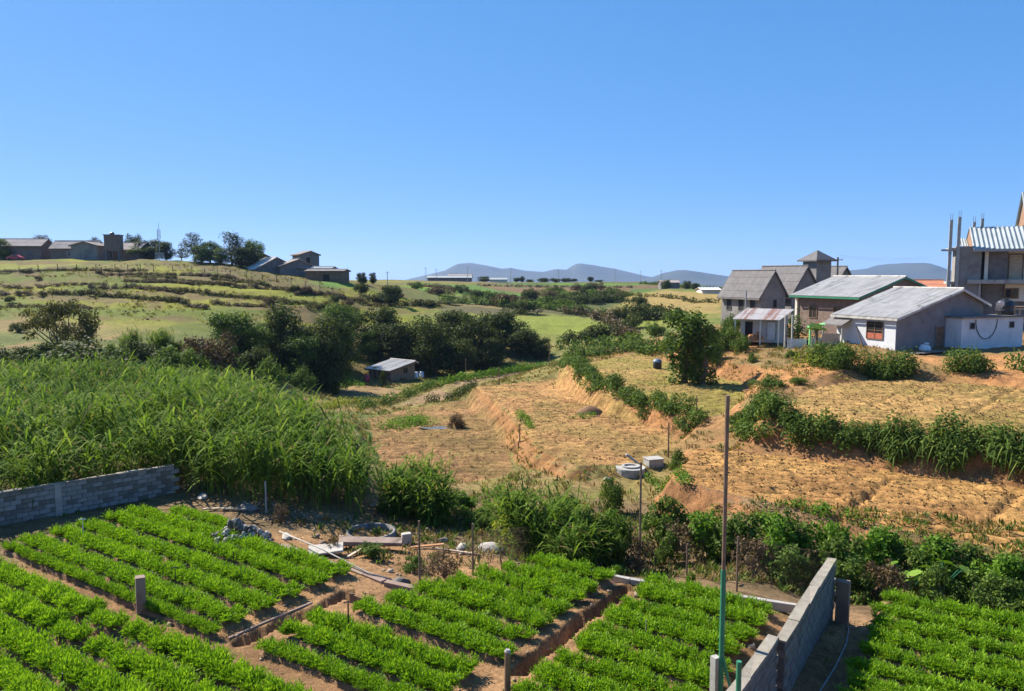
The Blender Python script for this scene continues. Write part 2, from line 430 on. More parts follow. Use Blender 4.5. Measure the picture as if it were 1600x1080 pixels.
def height(x, y, full=False):
    x = np.atleast_1d(np.asarray(x, float)); y = np.atleast_1d(np.asarray(y, float))
    r = np.hypot(x, y)
    z = base_height(x, y)
    wild = smooth(24, 60, r)
    z = z + (fbm(x / 9, y / 9, 4, 1.0) - 0.5) * 0.9 * wild * (1 - smooth(600, 1500, r)) + (fbm(x / 1.3, y / 1.3, 3, 4.0) - 0.5) * (0.10 + 0.22 * wild * (1 - smooth(200, 500, r)))
    # terraced hillside: the slope on the left is stepped along the contour
    hill = smooth(-8, -25, x) * smooth(110, 125, y + 0.15 * x) * (1 - smooth(188, 205, y))
    step = 1.35
    zz = z / step + 0.25 * (fbm(x / 30, y / 30, 2, 9.0) - 0.5)
    fr = zz - np.floor(zz)
    z = z + hill * 0.55 * step * (smooth(0.62, 0.95, fr) - fr)
    ids = np.zeros(len(x), int)
    wmax = np.zeros(len(x))
    for k, f in enumerate(FIELDS):
        sd = sdist(f['poly'], x, y)
        m = sd > -f['bank'] - 1.0
        if not m.any():
            continue
        wob = (fbm(x[m] / 1.1, y[m] / 1.1, 4, 20 + k) - 0.5) * 0.9
        w = np.clip((sd[m] + wob + f['bank']) / f['bank'], 0, 1)
        w = np.where(w < 1, w ** 0.8 * 0.96, 1.0)
        pz = f['pl'][0] * x[m] + f['pl'][1] * y[m] + f['pl'][2]
        fd = np.array(f['fdir'], float); fd /= np.linalg.norm(fd)
        c = x[m] * -fd[1] + y[m] * fd[0] + 0.5 * (fbm(x[m] / 6, y[m] / 6, 2, 3.0) - 0.5)
        inner = smooth(0.2, 0.9, sd[m])
        pz = pz + inner * (np.abs(np.sin(c * math.pi / f['sp'])) - 0.6) * f['dep'] * (0.5 + vnoise(x[m] * 1.1, y[m] * 1.1, 5.0)) + (fbm(x[m] * 1.6, y[m] * 1.6, 3, 8.0) - 0.5) * 0.22
        z[m] = z[m] * (1 - w) + pz * w
        ids[m] = np.where(sd[m] + wob * 0.4 > 0.05, k + 1, ids[m])
    for pts, hw, dep in TRENCHES:
        d = seg_dist(pts, x, y) + (fbm(x * 2.6, y * 2.6, 3, 2.0) - 0.5) * 0.34
        z = z - dep * (1 - smooth(hw * 0.55, hw, d))
    if full:
        return z, ids
    return z

def gz(x, y):
    return float(height([x], [y])[0])

def hit(px, py, lo=10.0, hi=700.0):
    """where the line of sight through that pixel of the survey photograph meets the ground"""
    d = ray(px, py)
    t = np.geomspace(lo, hi, 900) / d[1]
    X, Y, Z = d[0] * t, d[1] * t, EYE + d[2] * t
    g = height(X, Y)
    below = np.nonzero(Z <= g)[0]
    i = below[0] if len(below) else len(t) - 1
    return np.array([X[i], Y[i], g[i]])

def spot(px, y):
    """ground point at that bearing and depth"""
    x = (px - 800.0) / FPX * y * 1.0
    return np.array([x, y, gz(x, y)])

# ---------------------------------------------------------------- object helpers
def props(o, label=None, cat=None, group=None, kind=None):
    if label: o['label'] = label
    if cat: o['category'] = cat
    if group: o['group'] = group
    if kind: o['kind'] = kind
    return o

def link(name, mesh, mat=None, parent=None):
    o = bpy.data.objects.new(name, mesh)
    COL.objects.link(o)
    if mat is not None and mesh is not None and not mesh.materials:
        mesh.materials.append(MATS[mat])
    if parent is not None:
        o.parent = parent
    return o

def thing(name, label, cat, loc=(0, 0, 0), rz=0.0, group=None, scale=None):
    o = bpy.data.objects.new(name, None)
    o.empty_display_size = 0.3
    COL.objects.link(o)
    o.location = loc
    o.rotation_euler = (0, 0, rz)
    if scale is not None:
        o.scale = scale
    return props(o, label, cat, group)

def copy_tree(o, parent=None):
    c = o.copy()
    COL.objects.link(c)
    c.parent = parent
    for ch in o.children:
        copy_tree(ch, c)
    return c

def np_mesh(name, v, tris=None, quads=None, tint=None, color=None, smooth_=False):
    me = bpy.data.meshes.new(name)
    v = np.asarray(v, np.float32)
    me.vertices.add(len(v))
    me.vertices.foreach_set('co', v.ravel())
    loops, starts, n = [], [], 0
    if tris is not None and len(tris):
        tris = np.asarray(tris, np.int32)
        loops.append(tris.ravel()); starts.append(np.arange(len(tris)) * 3); n = len(tris) * 3
    if quads is not None and len(quads):
        quads = np.asarray(quads, np.int32)
        loops.append(quads.ravel()); starts.append(n + np.arange(len(quads)) * 4)
    loops = np.concatenate(loops); starts = np.concatenate(starts)
    me.loops.add(len(loops))
    me.loops.foreach_set('vertex_index', loops.astype(np.int32))
    me.polygons.add(len(starts))
    me.polygons.foreach_set('loop_start', starts.astype(np.int32))
    if smooth_:
        me.polygons.foreach_set('use_smooth', np.ones(len(starts), bool))
    me.update(calc_edges=True)
    if tint is not None:
        a = me.attributes.new('tint', 'FLOAT', 'POINT')
        a.data.foreach_set('value', np.asarray(tint, np.float32))
    if color is not None:
        a = me.attributes.new('cover', 'FLOAT_COLOR', 'POINT')
        a.data.foreach_set('color', np.c_[color, np.ones(len(color))].astype(np.float32).ravel())
    me.validate()
    return me

class MB:
    """collects boxes, tubes and faces into one mesh"""
    def __init__(s):
        s.v, s.f = [], []
    def add(s, v, f):
        n = len(s.v)
        s.v += [tuple(map(float, p)) for p in v]
        s.f += [tuple(i + n for i in q) for q in f]
        return s
    def box(s, c, d, rz=0.0, jit=0.0):
        cx, cy_, cz_ = c; x, y, z = d[0] / 2, d[1] / 2, d[2] / 2
        vs_ = []
        for sx, sy, sz in ((-1, -1, -1), (1, -1, -1), (1, 1, -1), (-1, 1, -1), (-1, -1, 1), (1, -1, 1), (1, 1, 1), (-1, 1, 1)):
            px, py, pz = sx * x + random.uniform(-jit, jit), sy * y + random.uniform(-jit, jit), sz * z + random.uniform(-jit, jit)
            vs_.append((cx + px * math.cos(rz) - py * math.sin(rz), cy_ + px * math.sin(rz) + py * math.cos(rz), cz_ + pz))
        return s.add(vs_, [(0, 3, 2, 1), (4, 5, 6, 7), (0, 1, 5, 4), (1, 2, 6, 5), (2, 3, 7, 6), (3, 0, 4, 7)])
    def tube(s, pts, rad, n=6, caps=True):
        pts = [Vector(p) for p in pts]
        rad = rad if hasattr(rad, '__len__') else [rad] * len(pts)
        vs_, fs = [], []
        for i, p in enumerate(pts):
            t = (pts[min(i + 1, len(pts) - 1)] - pts[max(i - 1, 0)]).normalized()
            u = t.orthogonal().normalized() if i == 0 else (u - t * u.dot(t)).normalized()
            w = t.cross(u)
            for k in range(n):
                a = 2 * math.pi * k / n
                vs_.append(p + (u * math.cos(a) + w * math.sin(a)) * rad[i])
        for i in range(len(pts) - 1):
            for k in range(n):
                a, b = i * n + k, i * n + (k + 1) % n
                fs.append((a, b, b + n, a + n))
        if caps:
            fs.append(tuple(range(n - 1, -1, -1)))
            fs.append(tuple((len(pts) - 1) * n + k for k in range(n)))
        return s.add(vs_, fs)
    def lathe(s, prof, n=16, c=(0, 0, 0)):
        vs_, fs = [], []
        for r, z in prof:
            for k in range(n):
                a = 2 * math.pi * k / n
                vs_.append((c[0] + r * math.cos(a), c[1] + r * math.sin(a), c[2] + z))
        for i in range(len(prof) - 1):
            for k in range(n):
                a, b = i * n + k, i * n + (k + 1) % n
                fs.append((a, b, b + n, a + n))
        return s.add(vs_, fs)
    def prism(s, poly, y0, y1, axis='y'):
        """extrude an outline (u, z) along y (or x)"""
        n = len(poly)
        f = (lambda u, w, z: (u, w, z)) if axis == 'y' else (lambda u, w, z: (w, u, z))
        vs_ = [f(u, y0, z) for u, z in poly] + [f(u, y1, z) for u, z in poly]
        fs = [tuple(range(n)), tuple(range(2 * n - 1, n - 1, -1))]
        for i in range(n):
            j = (i + 1) % n
            fs.append((i, i + n, j + n, j))
        return s.add(vs_, fs)
    def mesh(s, name):
        me = bpy.data.meshes.new(name)
        me.from_pydata(s.v, [], s.f)
        bm = bmesh.new(); bm.from_mesh(me)
        bmesh.ops.recalc_face_normals(bm, faces=bm.faces)
        bm.to_mesh(me); bm.free()
        return me
    def build(s, name, mat, parent=None, smooth_=False, bevel=0.0):
        me = s.mesh(name)
        if smooth_:
            me.polygons.foreach_set('use_smooth', [True] * len(me.polygons))
        o = link(name, me, mat, parent)
        if bevel:
            b = o.modifiers.new('bevel', 'BEVEL'); b.width = bevel; b.segments = 1
        return o

# ---------------------------------------------------------------- ground sheet
r1 = np.concatenate([np.geomspace(11, 28, 150), np.geomspace(28, 72, 300)[1:], np.geomspace(72, 120, 90)[1:]])
r2 = np.geomspace(120, 9500, 210)[1:]
rr = np.concatenate([[2.0, 4, 6, 8], r1, r2])
th = np.concatenate([np.radians(np.arange(-180, -44, 4.0)), np.radians(np.linspace(-40, 40, 500)), np.radians(np.arange(46, 180, 4.0))])
nr, nt = len(rr), len(th)
RR, TT = np.meshgrid(rr, th, indexing='ij')
gx, gy = (RR * np.sin(TT)).ravel(), (RR * np.cos(TT)).ravel()
gzv, gid = height(gx, gy, True)

def cover(x, y, z, ids):
    """what the ground is covered with: turf, dry grass, bare red earth, with furrow shade painted in"""
    r = np.hypot(x, y)
    n1, n2, n3 = fbm(x / 14, y / 14, 4, 31), fbm(x / 3.2, y / 3.2, 4, 37), fbm(x / 40, y / 40, 3, 41)
    def mixc(a, b, t): return np.asarray(a) * (1 - t[:, None]) + np.asarray(b) * t[:, None]
    col = mixc((0.20, 0.165, 0.055), (0.115, 0.13, 0.035), smooth(0.35, 0.62, n1))
    col = mixc(col, (0.30, 0.19, 0.09), 0.7 * smooth(0.55, 0.72, n2))
    # left hill: yellow green pasture with brown patches
    hill = smooth(-5, -22, x) * smooth(95, 110, y + 0.2 * x) * (1 - smooth(300, 500, r))
    pasture = mixc((0.20, 0.195, 0.022), (0.11, 0.135, 0.018), smooth(0.4, 0.6, n1))
    pasture = mixc(pasture, (0.14, 0.095, 0.045), 0.85 * smooth(0.44, 0.58, 0.35 * n2 + 0.65 * fbm(x / 26, y / 7, 4, 43)))
    col = mixc(col, pasture, hill)
    # far plateau: strips of green crop, brown soil
    far = smooth(150, 200, r) * (1 - hill)
    band = fbm(x / 70 + 0.4 * y / 60, y / 20, 3, 51)
    strip = mixc((0.08, 0.13, 0.028), (0.15, 0.10, 0.052), smooth(0.46, 0.52, band))
    strip = mixc(strip, (0.24, 0.20, 0.06), smooth(0.68, 0.74, band))
    col = mixc(col, strip, far)
    hillock = np.exp(-((x - 12) / 24) ** 2 - ((y - 163) / 17) ** 2)
    col = mixc(col, (0.19, 0.215, 0.04), np.clip(hillock * 1.6, 0, 1))
    tanhill = np.exp(-((x - 47) / 22) ** 2 - ((y - 225) / 28) ** 2)
    col = mixc(col, (0.32, 0.235, 0.075), np.clip(tanhill * 1.5, 0, 1))
    greenstrip = np.exp(-((x + 18 - (y - 240) * 0.0) / 34) ** 2 - ((y - 262) / 12) ** 2)
    col = mixc(col, (0.10, 0.21, 0.03), np.clip(greenstrip * 1.6, 0, 1))
    for poly, c in FAR_PLOTS:
        w = smooth(-1.5, 1.5, sdist(poly, x, y) + (n2 - 0.5) * 6)
        col = mixc(col, c, w * 0.9)
    # bare earth on the right round the terraces and the house
    right = smooth(4, 14, x) * smooth(26, 32, y) * (1 - smooth(105, 125, y))
    red = mixc((0.30, 0.155, 0.07), (0.21, 0.14, 0.06), smooth(0.4, 0.65, n2))
    col = mixc(col, red, right * 0.9)
    bare = smooth(0.0, 3.5, sdist([on_z(1180, 552, 3)[:2], on_z(1800, 556, 3)[:2], on_z(1800, 605, 2)[:2], on_z(1545, 600, 2)[:2], on_z(1440, 560, 2.7)[:2], on_z(1150, 612, 1.2)[:2]], x, y) + 2)
    col = mixc(col, (0.47, 0.22, 0.085), bare * 0.75)
    # garden soil
    A, B = x * E1[0] + y * E1[1], x * E2[0] + y * E2[1]
    gl = 22.5 + 4.5 * smooth(-5.5, -3.5, A)
    gard = (1 - smooth(0, 1.5, B - gl)) * smooth(-40, -37, A) * (1 - smooth(30, 33, r))
    soil = mixc((0.31, 0.175, 0.088), (0.20, 0.112, 0.056), smooth(0.4, 0.65, n2))
    col = mixc(col, soil, gard)
    hollow = np.maximum(smooth(22.8, 24.0, B) * (1 - smooth(12, 18, x)), smooth(30, 32, r) * smooth(2, -2, x)) * (1 - smooth(40, 44, r))
    debris = mixc((0.24, 0.15, 0.085), (0.15, 0.10, 0.055), smooth(0.4, 0.6, n2))
    col = mixc(col, debris, hollow * 0.92)
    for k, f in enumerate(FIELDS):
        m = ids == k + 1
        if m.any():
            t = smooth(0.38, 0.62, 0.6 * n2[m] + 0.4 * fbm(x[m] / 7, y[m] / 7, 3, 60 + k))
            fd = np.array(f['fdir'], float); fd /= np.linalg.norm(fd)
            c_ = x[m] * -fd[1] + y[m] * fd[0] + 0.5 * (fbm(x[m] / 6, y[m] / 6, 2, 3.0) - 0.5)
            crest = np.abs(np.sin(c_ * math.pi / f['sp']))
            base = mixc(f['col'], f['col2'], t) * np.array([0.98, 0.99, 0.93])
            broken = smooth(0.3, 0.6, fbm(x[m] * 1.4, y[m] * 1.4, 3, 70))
            col[m] = mixc(base * 1.12, base * np.array([0.60, 0.54, 0.52]), (1 - smooth(0.15, 0.55, crest)) * (0.15 + 0.75 * broken))  # furrow bottoms painted darker, in place of shade between the ridges
    return col

FAR_PLOTS = [([hit(*p)[:2] for p in pts], c) for pts, c in (
    ([(640, 441), (745, 447), (845, 468), (790, 471), (700, 456)], (0.09, 0.17, 0.03)),
    ([(620, 452), (700, 458), (780, 472), (700, 474), (640, 466)], (0.12, 0.13, 0.035)),
    ([(745, 446), (985, 449), (985, 460), (850, 464)], (0.19, 0.115, 0.06)),
    ([(860, 442), (1000, 443), (1000, 446), (860, 446)], (0.11, 0.17, 0.03)),
    ([(985, 470), (1040, 453), (1135, 463), (1135, 490), (1000, 492)], (0.29, 0.205, 0.075)),
    ([(850, 463), (985, 461), (960, 482), (850, 480)], (0.07, 0.085, 0.03)),
    ([(690, 478), (860, 484), (960, 500), (970, 520), (930, 498), (840, 490), (700, 490)], (0.10, 0.09, 0.045)),
    ([(870, 548), (960, 536), (1040, 530), (1040, 548), (960, 556), (880, 562)], (0.16, 0.14, 0.05)),
    ([(480, 440), (560, 446), (560, 452), (500, 448)], (0.10, 0.20, 0.035)))]
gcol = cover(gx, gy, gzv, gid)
# steep faces of the terrace banks show bare red earth
Z2 = gzv.reshape(nr, nt)
dzr = np.gradient(Z2, axis=0) / np.gradient(RR, axis=0)
dzt = np.gradient(Z2, axis=1) / np.maximum(RR * np.gradient(TT, axis=1), 1e-3)
slope = np.hypot(dzr, dzt).ravel()
bank = smooth(0.35, 0.75, slope) * smooth(-12, -2, gx) * (1 - smooth(100, 120, gy)) * smooth(30, 36, np.hypot(gx, gy)) * (gid == 0)
gcol = gcol * (1 - bank[:, None] * 0.85) + (np.array((0.32, 0.15, 0.065)) * (0.62 + 0.7 * fbm(gx * 0.9, gy * 0.9, 4, 90))[:, None]) * bank[:, None] * 0.85
gv = np.c_[gx, gy, gzv]
ii = np.arange(nr * nt).reshape(nr, nt)
jn = np.concatenate([np.arange(1, nt), [0]])
quads = np.stack([ii[:-1], ii[:-1][:, jn], ii[1:][:, jn], ii[1:]], -1).reshape(-1, 4)[:, ::-1]
qid = gid[quads].max(1)
quads_all = quads
def sub_sheet(mask):
    q = quads_all[mask]
    used, inv = np.unique(q, return_inverse=True)
    return gv[used], inv.reshape(-1, 4), gcol[used]
v, q, c = sub_sheet(qid == 0)
centre = ii[0]
gme = np_mesh('ground', np.vstack([v]), None, q, None, c, True)
props(link('ground', gme, 'earth'), 'grassy and earthy hill country with terraces, running to the horizon', None, None, 'structure')
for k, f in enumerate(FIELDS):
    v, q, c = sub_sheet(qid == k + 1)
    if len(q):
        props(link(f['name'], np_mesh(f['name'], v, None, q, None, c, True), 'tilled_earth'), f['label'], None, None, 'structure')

# ---------------------------------------------------------------- far mountains
def mountain(name, label, sil, dist, depth, seed):
    px = np.linspace(sil[0][0], sil[-1][0], 140)
    top = np.interp(px, [s[0] for s in sil], [s[1] for s in sil])
    D = np.linspace(-1.0, 1.0, 31)
    V = []
    for d in D:
        Y = dist + d * depth
        x = (px - 800) / FPX * dist
        z = EYE + (430 - top) / FPX * dist
        base = -70.0
        fall = math.exp(-(d * 1.7) ** 2)
        n = (fbm(x / 420 + 3, np.full_like(x, Y / 420.0), 5, seed) - 0.5) * 2
        zz = base + (z - base) * np.clip(fall * (1 + 0.35 * n * (abs(d) > 0.02)), 0, 1.0 if abs(d) < .02 else 0.985)
        V.append(np.c_[x, np.full_like(x, Y), zz])
    V = np.concatenate(V)
    i2 = np.arange(len(D) * len(px)).reshape(len(D), len(px))
    q = np.stack([i2[:-1, :-1], i2[:-1, 1:], i2[1:, 1:], i2[1:, :-1]], -1).reshape(-1, 4)
    o = link(name, np_mesh(name, V, None, q, None, None, True), 'mountain_cover')
    props(o, label, None, None, 'structure')
mountain('mountain', 'long blue mountain ridge with two humps behind the plateau', [(590, 448), (640, 436), (670, 429), (700, 422), (720, 412), (736, 411), (760, 415), (784, 420), (800, 419), (820, 423), (848, 425), (866, 421), (886, 422), (894, 416), (902, 412), (920, 414), (960, 420), (985, 426), (1010, 432), (1050, 440), (1100, 450)], 6200, 1300, 3)
mountain('mountain', 'lower blue mountain just left of the dark gabled houses', [(960, 455), (1000, 439), (1024, 432), (1040, 426), (1058, 422), (1080, 425), (1105, 429), (1134, 433), (1180, 436), (1240, 442), (1300, 455)], 5200, 1100, 5)
mountain('mountain', 'blue mountain between the gabled houses and the unfinished concrete building', [(1180, 455), (1250, 440), (1300, 430), (1328, 424), (1360, 421), (1381, 418), (1400, 413), (1413, 411), (1426, 413), (1444, 420), (1478, 424), (1530, 430), (1600, 436), (1700, 450)], 5600, 1200, 8)

# ---------------------------------------------------------------- foliage builders
def unit(v):
    return v / np.maximum(np.linalg.norm(v, axis=-1, keepdims=True), 1e-6)

def leaf_quads(P, D, Nn, L, W, droop=0.12):
    """diamond leaves: base, two shoulders, tip"""
    S = unit(np.cross(D, Nn))
    L, W = np.asarray(L)[:, None], np.asarray(W)[:, None]
    a = P
    b = P + D * L * 0.45 + S * W * 0.5
    c = P + D * L - np.array([0, 0, 1.0]) * L * droop
    d = P + D * L * 0.45 - S * W * 0.5
    v = np.stack([a, b, c, d], 1).reshape(-1, 3)
    return v, np.arange(len(v)).reshape(-1, 4)

def cloud(clumps, per, L, W, rng, hollow=0.55, tvar=0.22):
    """leaves spread through a set of uneven clumps (centre, radii)"""
    Ps, Ds, Ns, Ts, Ls = [], [], [], [], []
    for c, rad in clumps:
        vol = (rad[0] * rad[1] * rad[2]) ** (2 / 3.0)
        n = max(6, int(per * vol))
        d = unit(rng.normal(size=(n, 3)))
        rr_ = hollow + (1.06 - hollow) * rng.random(n) ** 0.7
        lump = 1 + 0.28 * np.sin(d[:, 0] * 5 + c[0] * 3) * np.sin(d[:, 1] * 4 + c[1]) + 0.12 * rng.normal(size=n)
        P = np.asarray(c) + d * np.asarray(rad) * (rr_ * lump)[:, None]
        out = unit(d / np.asarray(rad))
        Ps.append(P)
        Ns.append(unit(out * 0.8 + rng.normal(size=(n, 3)) * 0.55 + np.array([0, 0, 0.45])))
        Ds.append(unit(np.cross(Ns[-1], rng.normal(size=(n, 3))) + out * 0.25))
        Ts.append(np.clip(0.45 + rng.normal() * 0.12 + rng.normal(size=n) * tvar, 0, 1))
        Ls.append(L * rng.uniform(0.6, 1.3, n))
    P, D, Nn, T, LL = map(np.concatenate, (Ps, Ds, Ns, Ts, Ls))
    v, q = leaf_quads(P, D, Nn, LL, LL * (W / L))
    return v, q, np.repeat(T, 4)

def blades(P, Hd, L, W, rise, droop, T):
    """arching strap leaves: two quads and a tip each"""
    n = len(P)
    S = np.stack([-Hd[:, 1], Hd[:, 0], np.zeros(n)], 1)
    H3 = np.c_[Hd, np.zeros(n)]
    rows = []
    for t, w in ((0.0, 0.45), (0.4, 1.0), (0.75, 0.7)):
        c = P + H3 * (L * t * (1 - 0.15 * t))[:, None]
        c[:, 2] += L * (rise * t - droop * t * t)
        rows += [c + S * (W * w / 2)[:, None], c - S * (W * w / 2)[:, None]]
    c = P + H3 * (L * 0.9)[:, None]
    c[:, 2] += L * (rise - droop)
    rows.append(c)
    v = np.stack(rows, 1).reshape(-1, 3)
    b = np.arange(n)[:, None] * 7
    q = np.concatenate([b + np.array([0, 1, 3, 2]), b + np.array([2, 3, 5, 4])])
    t3 = b + np.array([4, 5, 6])
    return v, t3, q, np.repeat(T, 7)

def join(parts):
    V, T3, Q, TT_ = [], [], [], []
    n = 0
    for v, t3, q, ti in parts:
        V.append(v); TT_.append(ti)
        if t3 is not None and len(t3): T3.append(t3 + n)
        if q is not None and len(q): Q.append(q + n)
        n += len(v)
    return np.concatenate(V), (np.concatenate(T3) if T3 else None), (np.concatenate(Q) if Q else None), np.concatenate(TT_)

def reeds(XY, hmin, hmax, rng, leaves=9, L=1.0, W=0.06, lean=0.12, seed=3.0, z0=None, taper=False):
    """tall cane grass: each stem carries arching leaves up its length"""
    n = len(XY)
    g = height(XY[:, 0], XY[:, 1]) if z0 is None else np.full(n, z0)
    cell = vnoise(XY[:, 0] / 0.8, XY[:, 1] / 0.8, seed + 2)
    hh = hmin + (hmax - hmin) * np.clip(1.1 * fbm(XY[:, 0] / 4.5, XY[:, 1] / 4.5, 3, seed) - 0.35 + 0.75 * cell + 0.25 * rng.random(n), 0, 1.25)
    if taper:
        hh = hh * (0.74 + 0.20 * smooth(-8, -24, XY[:, 0]) - 0.12 * smooth(44, 58, XY[:, 1]))
    la = 12.0 * vnoise(XY[:, 0] / 1.3, XY[:, 1] / 1.3, seed + 5) + rng.normal(size=n) * 0.7
    lm = np.abs(rng.normal(size=n)) * lean + 0.1 * cell
    patch = np.clip(0.12 + 0.45 * fbm(XY[:, 0] / 5, XY[:, 1] / 5, 3, seed + 9) + 0.35 * (cell - 0.3), 0.08, 1)
    parts = []
    # stems
    S = np.c_[XY, g]
    parts.append(blades(S, np.c_[np.cos(la), np.sin(la)], hh, np.full(n, 0.03), np.full(n, 1.0), np.full(n, 0.05), np.clip(patch + 0.1, 0, 1)))
    v = parts[0][0].reshape(n, 7, 3)
    ctr = S[:, None]  # stems lean only as far as lm says
    v[..., :2] = ctr[..., :2] + (v[..., :2] - ctr[..., :2]) * np.clip(lm, 0, 0.5)[:, None, None]
    v[:, 1::2, 0] += 0.03
    for k in range(leaves):
        t = 0.22 + 0.78 * (k + rng.random(n)) / leaves
        P = S.copy()
        P[:, 0] += np.cos(la) * lm * hh * t * 0.9; P[:, 1] += np.sin(la) * lm * hh * t * 0.9
        P[:, 2] += hh * t * 0.95
        az = rng.uniform(0, 2 * math.pi, n)
        ll = L * rng.uniform(0.6, 1.25, n) * (0.75 + 0.4 * np.sin(t * math.pi))
        parts.append(blades(P, np.c_[np.cos(az), np.sin(az)], ll, W * rng.uniform(0.7, 1.3, n), rng.uniform(0.6, 1.5, n), rng.uniform(0.4, 1.2, n), np.clip(patch + rng.normal(size=n) * 0.2, 0, 1)))
    return join(parts)

def scatter_poly(poly, dens, rng):
    poly = np.asarray(poly)[:, :2]
    lo, hi = poly.min(0), poly.max(0)
    n = int(dens * np.prod(hi - lo))
    p = lo + rng.random((n, 2)) * (hi - lo)
    return p[sdist(poly, p[:, 0], p[:, 1]) > 0]

def limb(mb, p0, p1, r0, r1, rng, segs=4, wob=0.08, n=6):
    p0, p1 = np.asarray(p0, float), np.asarray(p1, float)
    d = np.linalg.norm(p1 - p0)
    pts = [p0 + (p1 - p0) * t + (rng.normal(size=3) * wob * d * math.sin(t * math.pi) * np.array([1, 1, 0.4])) for t in np.linspace(0, 1, segs + 1)]
    mb.tube(pts, [r0 + (r1 - r0) * t for t in np.linspace(0, 1, segs + 1)], n)

TREES = {}
def tree_variant(kind, k):
    """unit-height tree pieces (trunk mesh, crown mesh); scaled when planted"""
    key = (kind, k)
    if key in TREES:
        return TREES[key]
    rng = np.random.default_rng(abs(hash(kind)) % 1000 + k * 17 if False else sum(map(ord, kind)) * 7 + k * 101)
    mb = MB()
    cl = []
    if kind == 'dense':        # broad dark evergreen, 8 m nominal
        H, per, L, W, mat = 8.0, 170, 0.36, 0.22, 'dark_leaf'
        for i in range(40):
            a = rng.uniform(0, 6.28); q = rng.random() ** 0.5 * 3.0; z = rng.uniform(0.9, 7.0)
            q *= math.sqrt(max(0.15, 1 - ((z - 3.8) / 3.9) ** 2))
            s = rng.uniform(0.75, 1.45)
            cl.append(((q * math.cos(a), q * math.sin(a), z), (s * 1.15, s * 1.15, s * 0.8)))
        tops = [c for c, _ in cl[:9]]
        tr, fork = 0.22, 2.2
    elif kind == 'mid':        # rounder, lighter tree
        H, per, L, W, mat = 8.0, 170, 0.34, 0.2, 'mid_leaf'
        for i in range(34):
            a = rng.uniform(0, 6.28); q = rng.random() ** 0.5 * 2.6; z = rng.uniform(0.9, 7.2)
            q *= math.sqrt(max(0.15, 1 - ((z - 4.0) / 3.9) ** 2))
            s = rng.uniform(0.7, 1.35)
            cl.append(((q * math.cos(a), q * math.sin(a), z), (s * 1.1, s * 1.1, s * 0.85)))
        tops = [c for c, _ in cl[:8]]
        tr, fork = 0.2, 2.0
    elif kind == 'gum':        # tall loose crown, bare limbs showing
        H, per, L, W, mat = 8.0, 130, 0.36, 0.16, 'grey_leaf'
        for i in range(26):
            a = rng.uniform(0, 6.28); z = rng.uniform(2.4, 7.6); q = rng.random() ** 0.6 * (2.4 - 0.16 * z)
            s = rng.uniform(0.4, 0.85)
            cl.append(((q * math.cos(a), q * math.sin(a), z), (s, s, s * 1.15)))
        tops = [c for c, _ in cl]
        tr, fork = 0.16, 2.0
    elif kind == 'umbrella':   # wide flat-topped olive shrub tree
        H, per, L, W, mat = 5.0, 420, 0.26, 0.14, 'olive_leaf'
        for i in range(30):
            a = rng.uniform(0, 6.28); q = rng.random() ** 0.5 * 3.0; z = 4.2 - 0.16 * q * q + (rng.uniform(-2.6, -0.4) if i % 2 else rng.uniform(-0.7, 0.3))
            s = rng.uniform(0.45, 0.85)
            cl.append(((q * math.cos(a), q * math.sin(a), max(z, 0.8)), (s * 1.2, s * 1.2, s * 0.6)))
        tops = [c for c, _ in cl[:14]]
        tr, fork = 0.12, 0.7
    elif kind in ('dome', 'brown_dome', 'green_dome'):   # bush down to the ground
        H, per, L, W = 2.6, 620, 0.2, 0.11
        mat = {'dome': 'dark_leaf', 'brown_dome': 'brown_leaf', 'green_dome': 'mid_leaf'}[kind]
        for i in range(24):
            a = rng.uniform(0, 6.28); q = rng.random() ** 0.5 * 1.5; z = 0.35 + rng.random() * 1.75 * math.sqrt(max(0.1, 1 - (q / 1.75) ** 2))
            s = rng.uniform(0.28, 0.6)
            cl.append(((q * math.cos(a), q * math.sin(a), z), (s * 1.1, s * 1.1, s)))
        tops = [c for c, _ in cl[:7]]
        tr, fork = 0.06, 0.2
    elif kind == 'vine':       # tall column smothered in creeper
        H, per, L, W, mat = 7.0, 300, 0.28, 0.19, 'mid_leaf'
        for i in range(34):
            z = rng.uniform(0.4, 6.5); a = rng.uniform(0, 6.28); q = rng.random() ** 0.5 * (0.8 + 0.75 * math.sin(min(z, 5.2) / 5.2 * 2.6))
            s = rng.uniform(0.35, 0.8)
            cl.append(((q * math.cos(a), q * math.sin(a), z), (s, s, s * 1.2)))
        tops = [c for c, _ in cl[:8]]
        tr, fork = 0.2, 3.0
    elif kind == 'sapling':
        H, per, L, W, mat = 2.6, 300, 0.15, 0.075, 'yellow_leaf'
        for i in range(16):
            z = rng.uniform(1.0, 2.45); a = rng.uniform(0, 6.28); q = rng.random() ** 0.5 * 0.62 * math.sin((z - 0.8) / 1.8 * 3.0)
            s = rng.uniform(0.15, 0.3)
            cl.append(((q * math.cos(a), q * math.sin(a), z), (s, s, s * 0.8)))
        tops = [c for c, _ in cl[:6]]
        tr, fork = 0.035, 0.9
    elif kind in ('leafy', 'leafy_bright', 'dry'):  # garden shrubs with broad leaves, near the camera
        H, per, L, W = 2.2, 1250 if kind != 'dry' else 420, 0.18, 0.095
        mat = {'leafy': 'mid_leaf', 'leafy_bright': 'bright_leaf', 'dry': 'brown_leaf'}[kind]
        for i in range(24):
            a = rng.uniform(0, 6.28); q = rng.random() ** 0.5 * 1.05; z = 0.25 + rng.random() ** 0.8 * 1.75 * math.sqrt(max(0.15, 1 - (q / 1.3) ** 2))
            s = rng.uniform(0.18, 0.42)
            cl.append(((q * math.cos(a), q * math.sin(a), z), (s, s, s * 0.9)))
        tops = [c for c, _ in cl]
        tr, fork = 0.035, 0.12
